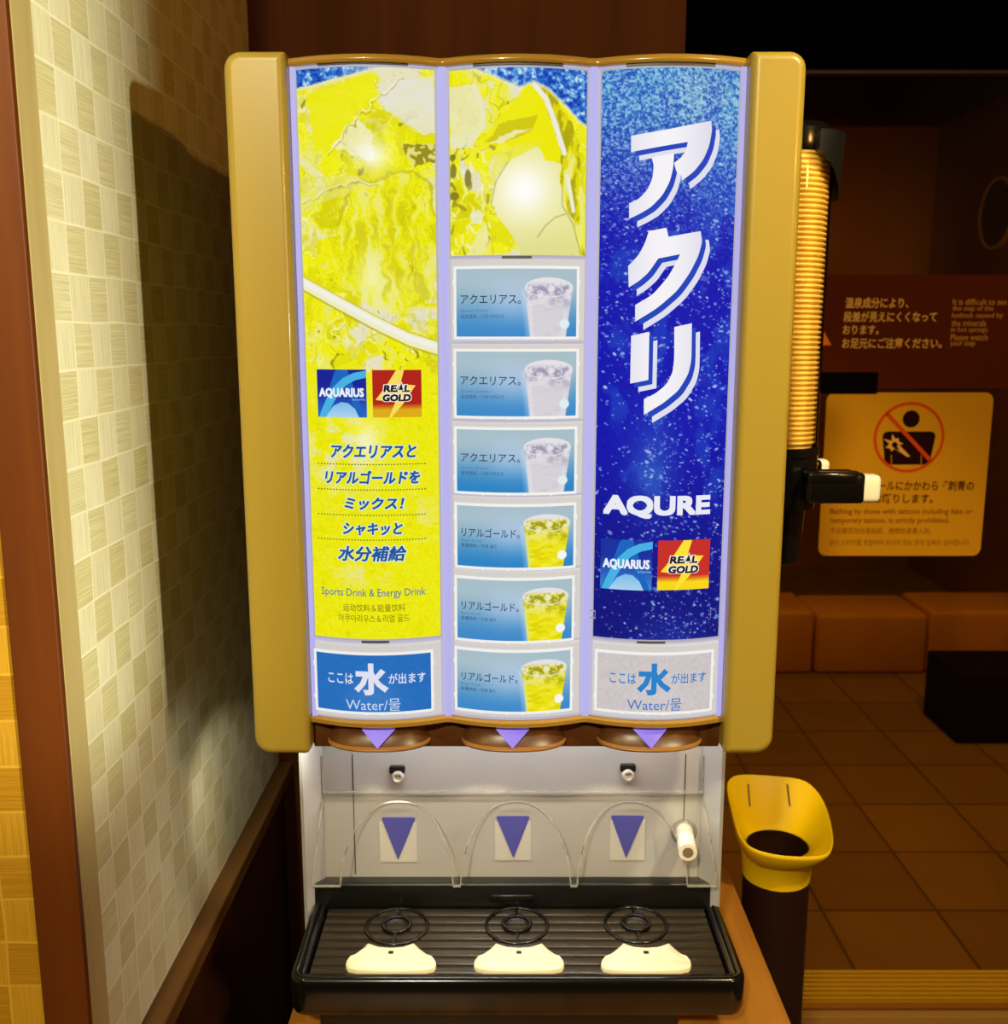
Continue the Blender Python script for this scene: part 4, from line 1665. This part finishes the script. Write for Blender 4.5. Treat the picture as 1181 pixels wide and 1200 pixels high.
# serving light under the head
lb = MB()
lb.box(CX - 0.19, CX + 0.19, 0.958, 0.964, zCapB + 0.007, zCapB + 0.012)
lamp = lb.build("serving_light", mat("serving_light_lens", (240, 240, 236), 0.4, emit=(255, 250, 238), estr=1.2), D, smooth=False)
al = area("serving_light_glow", (CX, 0.961, zCapB + 0.006), (CX, 0.966, zCapB - 0.3), 0.38, 0.012, 0.6, (1.0, 0.96, 0.90))

sl = MB()  # lens for an added lamp under the left side panel
sl.box(-0.212, -0.200, 0.938, 0.950, zCapB - 0.002, zCapB + 0.0005)
sl.build("added_lens", mat("serving_light_lens"), D, smooth=False)
spot("added_wall_fill", (-0.206, 0.944, zCapB - 0.004), (-0.346, 1.18, CZ - 0.60), 2.2, (1.0, 0.95, 0.80), 52, 0.006, 0.8)  # added spot that lightens a patch of the recess wall

# ---- pedestal
YP = 1.03
xp0, xp1 = P(350, 890, 1.01).x, P(850, 890, 1.01).x
zPb = ZCT + 0.002
mb = MB()
mb.box(xp0 + 0.004, xp1 - 0.004, YP, 1.34, zPb, zCapB + 0.03)
ped = mb.build("pedestal", M_silver, D, smooth=False)
for sgn, (xo, xi) in ((-1, (xp0, P(377, 885, YP).x)), (1, (xp1, P(824, 885, YP).x))):
    mb = MB()
    zt_ = zCapB + 0.03
    ol = [(xo, 1.010), (xo, 1.33), (xi, YP + 0.002), (xi, YP - 0.003), (xo - sgn * 0.004, 1.007)]
    mb.loft([[(x, y, z) for x, y in ol] for z in (zPb, zt_)])
    mb.build("pedestal_cheek", M_silver, ped, smooth=False)
for x0, y0, x1, y1 in ((412.5, 884, 416.5, 1024), (803.5, 884, 802.5, 962)):
    a, b = P(x0, y0, YP - 0.0004), P(x1, y1, YP - 0.0004)
    mb = MB()
    mb.box(min(a.x, b.x) - 0.0004, min(a.x, b.x) + 0.0006, YP - 0.0006, YP + 0.001, b.z, a.z)
    mb.build("panel_seam", M_dark, ped, smooth=False)
for xk, yk in ((465.5, 901), (735.5, 899)):
    c = P(xk, yk, YP)
    mb = MB()
    plate_y(mb, c.x - 0.0085, c.x + 0.0085, c.z - 0.0045, c.z + 0.0045, YP - 0.004, YP, 0.0025, 0.001)
    lk = mb.build("key_lock", M_blackm, ped)
    c2 = P(xk + 0.5, yk + 10, YP - 0.006)
    mb = MB()
    n = 22
    rings = []
    for r_, yy in ((0.0066, YP), (0.0066, YP - 0.007), (0.0056, YP - 0.0085), (0.0040, YP - 0.0085), (0.0034, YP - 0.0065)):
        rings.append([(c2.x + r_ * math.cos(2 * math.pi * i / n), yy, c2.z + r_ * math.sin(2 * math.pi * i / n)) for i in range(n)])
    mb.loft(rings)
    mb.build("lock_barrel", mat("lock_silver", (206, 200, 190), 0.35, metal=0.2), lk)
# arrow stickers
for xa, xm, xb, yt, yb_ in ((446.5, 466.5, 487, 958, 1008), (581, 601.5, 621, 956.5, 1006), (715.5, 733.5, 755, 956, 1006)):
    a, b, c = P(xa, yt, YP - 0.0018), P(xb, yt, YP - 0.0018), P(xm, yb_, YP - 0.0018)
    mb = MB()
    w0, w1 = P(xa - 1, yb_ + 2, YP - 0.001), P(xb + 1, yt + 6, YP - 0.001)
    mb.box(w0.x, w1.x, YP - 0.0010, YP + 0.0005, w0.z, w1.z)
    st_ = mb.build("arrow_sticker", M_sticker, ped, smooth=False)
    mb = MB()
    # triangle with softly rounded corners
    tri = [a.xz if False else (a.x, a.z), (c.x, c.z), (b.x, b.z)]
    out = []
    for i in range(3):
        p0, p1, p2 = Vector(tri[i - 1]), Vector(tri[i]), Vector(tri[(i + 1) % 3])
        d0 = (p0 - p1).normalized() * 0.0028
        d2 = (p2 - p1).normalized() * 0.0028
        for k in range(5):
            t = k / 4
            out.append(tuple((1 - t) ** 2 * (p1 + d0) + 2 * t * (1 - t) * p1 + t * t * (p1 + d2)))
    mb.loft([[(x, YP - 0.0018, z) for x, z in out], [(x, YP - 0.0008, z) for x, z in out]])
    mb.build("arrow", M_blue, st_, smooth=False)

# ---- drip tray
zT = CZ - 0.6215                 # rim top
zB = CZ - 0.664
xt0, xt1 = P(338, 1160, 0.885).x, P(875, 1160, 0.885).x
yt0, yt1 = 0.880, 1.045
mb = MB()
rad = [0.018, 0.018, 0.006, 0.006]
ring = lambda ins, z: [(x, y, z) for x, y in rrect(xt0, xt1, yt0, yt1, rad, 7, ins)]
mb.loft([ring(0.006, zB), ring(0.002, zB + 0.003), ring(0.0, zB + 0.010), ring(0.0, zT - 0.006), ring(0.0012, zT - 0.002), ring(0.004, zT), ring(0.007, zT),
         ring(0.0088, zT - 0.0015), ring(0.0094, zT - 0.004), ring(0.0106, zT - 0.004), ring(0.0112, zT - 0.0025), ring(0.0135, zT - 0.0025), ring(0.015, zT - 0.005), ring(0.0155, zT - 0.020)])
tray = mb.build("drip_tray", M_black, D, angle=60)
# raised black ledge at the back of the tray
zl = P(600, 1028, 1.028).z
mb = MB()
xa_, xb_ = P(367, 1035, 1.013).x, P(839, 1035, 1.013).x
mb.box(xa_, xb_, 1.014, YP + 0.001, zT - 0.015, zl, 0.003, 3)
mb.box(P(575, 1045, 1.012).x, P(625, 1045, 1.012).x, 1.0125, 1.015, zT + 0.002, zT + 0.010, 0.001, 1)
mb.build("tray_ledge", M_ledge, tray, angle=60)
# grate
gx0, gx1, gy0, gy1 = xt0 + 0.018, xt1 - 0.018, yt0 + 0.018, 1.013
zg = zT - 0.0055
mb = MB()
mb.box(gx0, gx1, gy0, gy1, zg - 0.010, zg - 0.006)
nsl = 8
for k in range(nsl):
    a = gy0 + (gy1 - gy0) * (k + 0.06) / nsl
    b = gy0 + (gy1 - gy0) * (k + 0.93) / nsl
    mb.box(gx0, gx1, a, b, zg - 0.007, zg, 0.0006, 1)
gr = mb.build("drip_grate", M_grate, tray, angle=60)
ringc = []
for xk, yk in ((465, 1086), (605.5, 1085), (745, 1084)):
    c = PZ(xk, yk, zg)
    ringc.append(c)
    mb = MB()
    n = 40
    Ro = 0.0345
    # outer ring, hub ring and spokes
    for r0, r1, h0, h1 in ((Ro - 0.0035, Ro, zg - 0.001, zg + 0.0022), (0.0125, 0.0160, zg - 0.001, zg + 0.0045)):
        mb.loft([[(c.x + r * math.cos(2 * math.pi * i / n), c.y + r * math.sin(2 * math.pi * i / n), z) for i in range(n)]
                 for r, z in ((r1, h0), (r1, h1 - 0.0008), (r1 - 0.0008, h1), (r0 + 0.0006, h1), (r0, h1 - 0.0008), (r0, h0))], False, False)
    for a in (math.pi / 2, -math.pi / 2):
        dx, dy = math.cos(a), math.sin(a)
        mb.box(c.x - 0.0012, c.x + 0.0012, min(c.y + dy * 0.014, c.y + dy * (Ro - 0.001)), max(c.y + dy * 0.014, c.y + dy * (Ro - 0.001)), zg - 0.001, zg + 0.003)
    rg = mb.build("cup_ring", M_black, tray, angle=60)
    mb = MB()
    mb.lathe(c.x, c.y, [(0.0125, zg + 0.0012), (0.004, zg - 0.004)], 28, False, True)
    mb.build("drain_hole", M_blackm, rg)
    # cream cup pad: sector in front of the ring
    mb = MB()
    ol = []
    xr = lambda px_, py_: PZ(px_ - xk + 457 if False else px_, py_, zg + 0.004)
    base = [(-27, 1105), (-34, 1112), (-42, 1118), (-48, 1120), (-52, 1125), (-53, 1130), (-50, 1134), (-35, 1136.5), (0, 1137.5), (35, 1136.5), (50, 1134), (53, 1130), (52, 1125), (48, 1120), (42, 1118), (34, 1112), (27, 1105)]
    arc = [(22, 1107), (14, 1109.5), (0, 1110.5), (-14, 1109.5), (-22, 1107)]
    xoff = {0: 458, 1: 608, 2: 757}[len(ringc) - 1]
    top = [PZ(xoff + dx_, yy, zg + 0.0055) for dx_, yy in base + arc]
    cxm = sum(p.x for p in top) / len(top)
    cym = sum(p.y for p in top) / len(top)
    rings = [[(p.x, p.y, zg + 0.0002) for p in top], [(p.x, p.y, zg + 0.0045) for p in top], [(cxm + (p.x - cxm) * 0.985, cym + (p.y - cym) * 0.97, zg + 0.0055) for p in top]]
    mb.loft(rings)
    pad = mb.build("cup_pad", M_cream, tray, angle=60)
    mb = MB()
    q = PZ(xoff, 1116, zg + 0.0057)
    mb.box(q.x - 0.0026, q.x + 0.0026, q.y - 0.0022, q.y + 0.0022, zg + 0.004, zg + 0.0060)
    mb.build("pad_notch", M_blackm, pad, smooth=False)
# base under the tray
mb = MB()
a, b = P(376, 1190, 0.90), P(791, 1190, 0.90)
mb.box(a.x, b.x, 0.893, 1.30, ZCT + 0.0005, zB + 0.004, 0.003)
mb.build("base", M_blackm, D)

# ---- clear splash guard with three arched niches
gd = MB()
YG0 = YP - 0.004
zgT, zgM, zgB = P(600, 886, YG0).z, P(600, 934, YG0).z, P(600, 1031, 1.005).z
gxl, gxr = P(377, 900, YG0).x, P(824, 900, YG0).x
bxl, bxr = P(367, 1031, 0.995).x, P(840, 1031, 0.995).x
arcs = []
for xa, xb in ((400, 531), (540, 668), (676, 804)):
    arcs.append((P(xa, 1031, 0.998).x, P(xb, 1031, 0.998).x))


def guard_y(t):
    return YG0 - 0.034 * (math.sin(t * math.pi / 2) ** 1.1)


def arch_t(x):
    """fraction (0 top .. 1 bottom) where the arch opening begins at x, or None outside arches"""
    for xa, xb in arcs:
        if xa < x < xb:
            u = (x - (xa + xb) / 2) / ((xb - xa) / 2)
            return 0.05 + 0.95 * (1 - (1 - abs(u) ** 2.3) ** 0.5)
    return None


NXg, NTg = 150, 40
for i in range(NXg):
    for j in range(NTg):
        xs_, ts_ = [], []
        q = []
        ok = True
        for di, dj in ((0, 0), (1, 0), (1, 1), (0, 1)):
            t = (j + dj) / NTg
            f = (i + di) / NXg
            x = (gxl + (gxr - gxl) * f) * (1 - t) + (bxl + (bxr - bxl) * f) * t
            q.append((x, guard_y(t), zgM + (zgB - zgM) * t))
            at_ = arch_t(x)
            if at_ is not None and t > at_ + 0.012:
                ok = False
        if ok:
            gd.add(q, [(0, 1, 2, 3)])
guard = gd.build("splash_guard", M_clear, D, angle=80, weld=True)
# thick moulded edges of the guard
eb = MB()
for xa, xb in arcs:
    pts = []
    n = 30
    for i in range(n + 1):
        a = math.pi * i / n
        x = (xa + xb) / 2 - (xb - xa) / 2 * math.copysign(abs(math.cos(a)) ** 0.87, math.cos(a))
        t = arch_t(min(max(x, xa + 1e-5), xb - 1e-5))
        t = min(1, t)
        pts.append((x, guard_y(t), zgM + (zgB - zgM) * t))
    eb.tube(pts, 0.0010, 6)
for sgn, xt_, xb_ in ((-1, gxl, bxl), (1, gxr, bxr)):
    pts = [(xt_, YG0, zgT), (xt_, YG0, zgM)] + [(xt_ + (xb_ - xt_) * (k / 8), guard_y(k / 8), zgM + (zgB - zgM) * k / 8) for k in range(1, 9)]
    eb.tube(pts, 0.0011, 6)
for xa, xb in ((bxl, arcs[0][0]), (arcs[0][1], arcs[1][0]), (arcs[1][1], arcs[2][0]), (arcs[2][1], bxr)):
    eb.tube([(xa, guard_y(1), zgB), (xb, guard_y(1), zgB)], 0.0014, 6)
eb.tube([(gxl, YG0 - 0.001, zgM + 0.006), (gxr, YG0 - 0.001, zgM + 0.006)], 0.0018, 8)
eb.build("guard_edge", M_clear_edge, guard)

# white tap at the right of the guard
c = P(801, 974, YP)
mb = MB()
n = 24
mb.loft([[(c.x + r_ * math.cos(2 * math.pi * i / n), yy, c.z + r_ * math.sin(2 * math.pi * i / n)) for i in range(n)] for r_, yy in ((0.0145, YP), (0.0145, YP - 0.003), (0.0125, YP - 0.005), (0.008, YP - 0.005))])
tap = mb.build("tap_collar", M_clear_edge, ped)
mb = MB()
p0 = Vector((c.x, YP - 0.002, c.z + 0.002))
p1 = P(806, 999, 0.982)
dirv = (p1 - p0)
mb.tube([p0, p0 + dirv * 0.3, p0 + dirv * 0.8, p1], [0.0095, 0.0095, 0.0100, 0.0098], 20)
sp_ = mb.build("tap_spout", M_white, tap)
mb = MB()
dn_ = dirv.normalized()
mb.tube([p1 - dn_ * 0.002, p1 + dn_ * 0.0006], [0.0058, 0.0058], 16)
mb.build("spout_bore", mat("bore_shade", (120, 104, 80), 0.6), sp_)
# feet of the machine
for fx in (xp0 + 0.03, xp1 - 0.03):
    mb = MB()
    mb.lathe(fx, 1.31, [(0.014, ZCT), (0.016, ZCT + 0.003), (0.013, ZCT + 0.006)], 16, True, True)
    mb.build("foot", M_blackm, D)

# ---------------------------------------------------------------- cup dispenser on the right side of the machine
YCD = 1.05
rc = 0.0365
cxd = P(962.5, 350, YCD).x - rc
zc1, zc0 = P(960, 172, YCD - 0.02).z, P(940, 524, YCD - 0.03).z
T = thing("cup_dispenser", "black cup dispenser tube on the right side of the drinks machine", "cup dispenser", (cxd, YCD, zc0 - 0.06))
mb = MB()
zk = P(957, 143, YCD).z
zr0 = zc1 - 0.004
mb.lathe(cxd, YCD, [(rc + 0.004, zr0), (rc + 0.005, zr0 + 0.006), (rc + 0.004, zr0 + 0.020), (rc - 0.002, zr0 + 0.026), (0.010, zk - 0.004), (0.006, zk)], 36, True, True)
mb.build("lid", M_black, T)
mb = MB()
n = 16
rings = []
for i in range(n + 1):
    a = math.radians(-75 + 150 * i / n)
    dz = 0.045 * (math.cos(a) ** 2)
    r_ = rc + 0.013
    x, y = cxd + r_ * math.cos(a), YCD + r_ * math.sin(a)
    x2, y2 = cxd + (rc + 0.004) * math.cos(a), YCD + (rc + 0.004) * math.sin(a)
    rings.append([(x, y, zr0 + 0.016), (x2, y2, zr0 + 0.012), (x2, y2, zr0 - dz * 0.5), (x - 0.004 * math.cos(a), y, zr0 - dz)])
mb.loft(rings)
mb.build("collar_shield", M_blackm, T, angle=50)
mb = MB()
mb.lathe(cxd, YCD, [(rc + 0.0025, zc0 - 0.002), (rc + 0.0025, zr0 + 0.002)], 48)
mb.build("tube", M_cuptube, T)
mb = MB()
zq = P(950, 598, YCD - 0.03).z
zq2 = P(935, 655, YCD).z
mb.lathe(cxd, YCD, [(rc - 0.012, zq2), (rc - 0.008, zq - 0.002), (rc + 0.002, zq), (rc + 0.004, zq + 0.012), (rc + 0.003, zc0 - 0.012), (rc + 0.0045, zc0 - 0.010), (rc + 0.0045, zc0 - 0.001), (rc + 0.0015, zc0 - 0.001), (rc + 0.0012, zq + 0.014), (rc - 0.006, zq + 0.004), (rc - 0.010, zq2 + 0.004)], 36, True, False)
mb.build("dispenser_head", M_black, T)
mb = MB()
mb.box(CX + 0.2142, cxd - rc + 0.0, YCD - 0.02, YCD + 0.02, zq + 0.01, zc0 - 0.004, 0.003)
mb.build("bracket", M_blackm, T)
mb = MB()
mb.box(CX + 0.2142, cxd - rc - 0.001, YCD - 0.015, YCD + 0.015, zr0 + 0.002, zr0 + 0.016, 0.003)
mb.build("bracket", M_blackm, T)
for (xa, xb, ya, yb_, Yl, tx0, tx1, ty0, ty1) in ((942, 1012, 553, 589, 1.00, 1003, 1031, 556, 588), (942, 962, 538, 560, 1.12, 950, 971, 538, 560)):
    a, b = P(xa, yb_, Yl), P(xb, ya, Yl)
    mb = MB()
    mb.box(a.x, b.x, Yl - 0.010, Yl + 0.016, a.z, b.z, 0.005, 3)
    if Yl < 1.05:
        mb.box(a.x, b.x - 0.008, Yl - 0.0105, Yl + 0.016, a.z + 0.019, b.z + 0.001, 0.003, 2)
    lv = mb.build("lever", M_black, T, angle=50)
    a, b = P(tx0, ty1, Yl), P(tx1, ty0, Yl)
    mb = MB()
    mb.box(a.x, b.x, Yl - 0.008, Yl + 0.012, a.z, b.z, 0.005, 3)
    mb.build("lever_tip", M_cream, lv, angle=60)

# paper cups in the tube, one object each
def cup_mesh():
    m = MB()
    n = 28
    m.loft([[(r * math.cos(2 * math.pi * i / n), r * math.sin(2 * math.pi * i / n), z) for i in range(n)] for r, z in
            ((0.026, -0.080), (0.0338, -0.0035), (0.0352, -0.0030), (rc, -0.0024), (rc + 0.0004, -0.0014), (rc, -0.0004), (0.0354, 0.0002), (0.0340, -0.0006))], False, False)
    return m


NC = 57
cup0 = cup_mesh().build("paper_cup", M_cup, None, angle=60)
dz = (zr0 - 0.001 - zc0) / NC
for i in range(NC):
    c = cup0 if i == 0 else cup0.copy()
    if i:
        COL.objects.link(c)
    c.location = (cxd, YCD, zr0 - 0.001 - i * dz)
    tag(c, "cream paper cup nested in the stack inside the cup dispenser tube", "paper cup", "paper cups stacked in the side tube")

# ---------------------------------------------------------------- waste tube with yellow funnel beside the counter
hc = P(911, 987, 1.21)
T = thing("waste_bin", "dark liquid waste tube with yellow funnel top beside the counter", "waste bin", (hc.x, hc.y, 0))
mb = MB()
rim_px = [(851, 924, 1.262), (853, 915, 1.272), (862, 909.5, 1.28), (880, 908.5, 1.285), (905, 910, 1.285), (930, 912.5, 1.28), (945, 917, 1.272), (957, 927, 1.26), (966, 941, 1.24), (972, 958, 1.21), (975.5, 975, 1.18), (976, 990, 1.155), (971, 1001, 1.14),
          (960, 1005, 1.132), (940, 1006, 1.130), (915, 1004.5, 1.130), (893, 1000, 1.135), (877, 993, 1.145), (866, 980, 1.165), (858, 958, 1.20), (853, 938, 1.235)]
rim = [P(*q) for q in rim_px]
# resample the rim smoothly
def loop_resample(pts, n):
    L = [0.0]
    m = len(pts)
    for i in range(m):
        L.append(L[-1] + (pts[(i + 1) % m] - pts[i]).length)
    out = []
    for k in range(n):
        d = L[-1] * k / n
        i = max(j for j in range(m) if L[j] <= d)
        t = (d - L[i]) / (L[i + 1] - L[i])
        p0, p1, p2, p3 = pts[i - 1], pts[i], pts[(i + 1) % m], pts[(i + 2) % m]
        out.append(0.5 * ((2 * p1) + (p2 - p0) * t + (2 * p0 - 5 * p1 + 4 * p2 - p3) * t * t + (3 * p1 - p0 - 3 * p2 + p3) * t ** 3))
    return out


NR = 64
rim = loop_resample(rim, NR)
rh = 0.041
def ringat(r, z):
    out = []
    for p in rim:
        a = math.atan2(p.y - hc.y, p.x - hc.x)
        out.append(Vector((hc.x + r * math.cos(a), hc.y + r * math.sin(a), z)))
    return out


r_in = ringat(rh, hc.z)
r_lo = ringat(rh + 0.002, hc.z - 0.045)
r_out = ringat(rh + 0.005, hc.z - 0.012)
r_mid_in = [p * 0.5 + q * 0.5 + Vector((0, 0, -0.004)) for p, q in zip(rim, r_in)]
r_mid_out = [p * 0.5 + q * 0.5 + Vector((0, 0, -0.007)) for p, q in zip(rim, r_out)]
r_rim_in = [p + (Vector((hc.x, hc.y, p.z)) - p).normalized() * 0.0035 for p in rim]
r_rim_top = [p + (Vector((hc.x, hc.y, p.z)) - p).normalized() * 0.0015 + Vector((0, 0, 0.0015)) for p in rim]
r_rim_dn = [p + Vector((0, 0, -0.004)) + (Vector((hc.x, hc.y, p.z)) - p).normalized() * 0.001 for p in rim]
mb.loft([[tuple(p) for p in r] for r in (ringat(rh - 0.001, hc.z - 0.0035), r_in, r_mid_in, r_rim_in, r_rim_top, rim, r_rim_dn, r_mid_out, r_out, r_lo)], False, False)
fun = mb.build("funnel", M_binyel, T, angle=70)
from mathutils.bvhtree import BVHTree
bv = BVHTree.FromPolygons([v.co[:] for v in fun.data.vertices], [list(q.vertices) for q in fun.data.polygons])
eye = Vector((0, 0, CZ))
for x0, x1 in ((876.5, 878.5), (922.5, 925.5)):
    pts = []
    for k in range(6):
        t = k / 5
        dr = (P(x0 + (x1 - x0) * t, 919 + 26 * t, 1.2) - eye).normalized()
        hit = bv.ray_cast(eye, dr)[0]
        if hit is not None:
            pts.append(hit - dr * 0.0004)
    if len(pts) > 2:
        mb = MB()
        mb.loft([[(p.x - 0.0013, p.y + 0.003, p.z), (p.x + 0.0013, p.y + 0.003, p.z), (p.x + 0.0011, p.y - 0.0004, p.z), (p.x - 0.0011, p.y - 0.0004, p.z)] for p in pts])
        mb.build("funnel_slot", mat("slot_shade", (96, 62, 8), 0.6), fun, smooth=False)
mb = MB()
mb.lathe(hc.x, hc.y, [(0.0425, 0.0), (0.0425, hc.z - 0.035), (0.0402, hc.z - 0.035), (0.0402, hc.z - 0.0036), (0.0385, hc.z - 0.0036), (0.0385, hc.z - 0.40)], 40, True, True)
mb.build("tube", M_binbody, T)
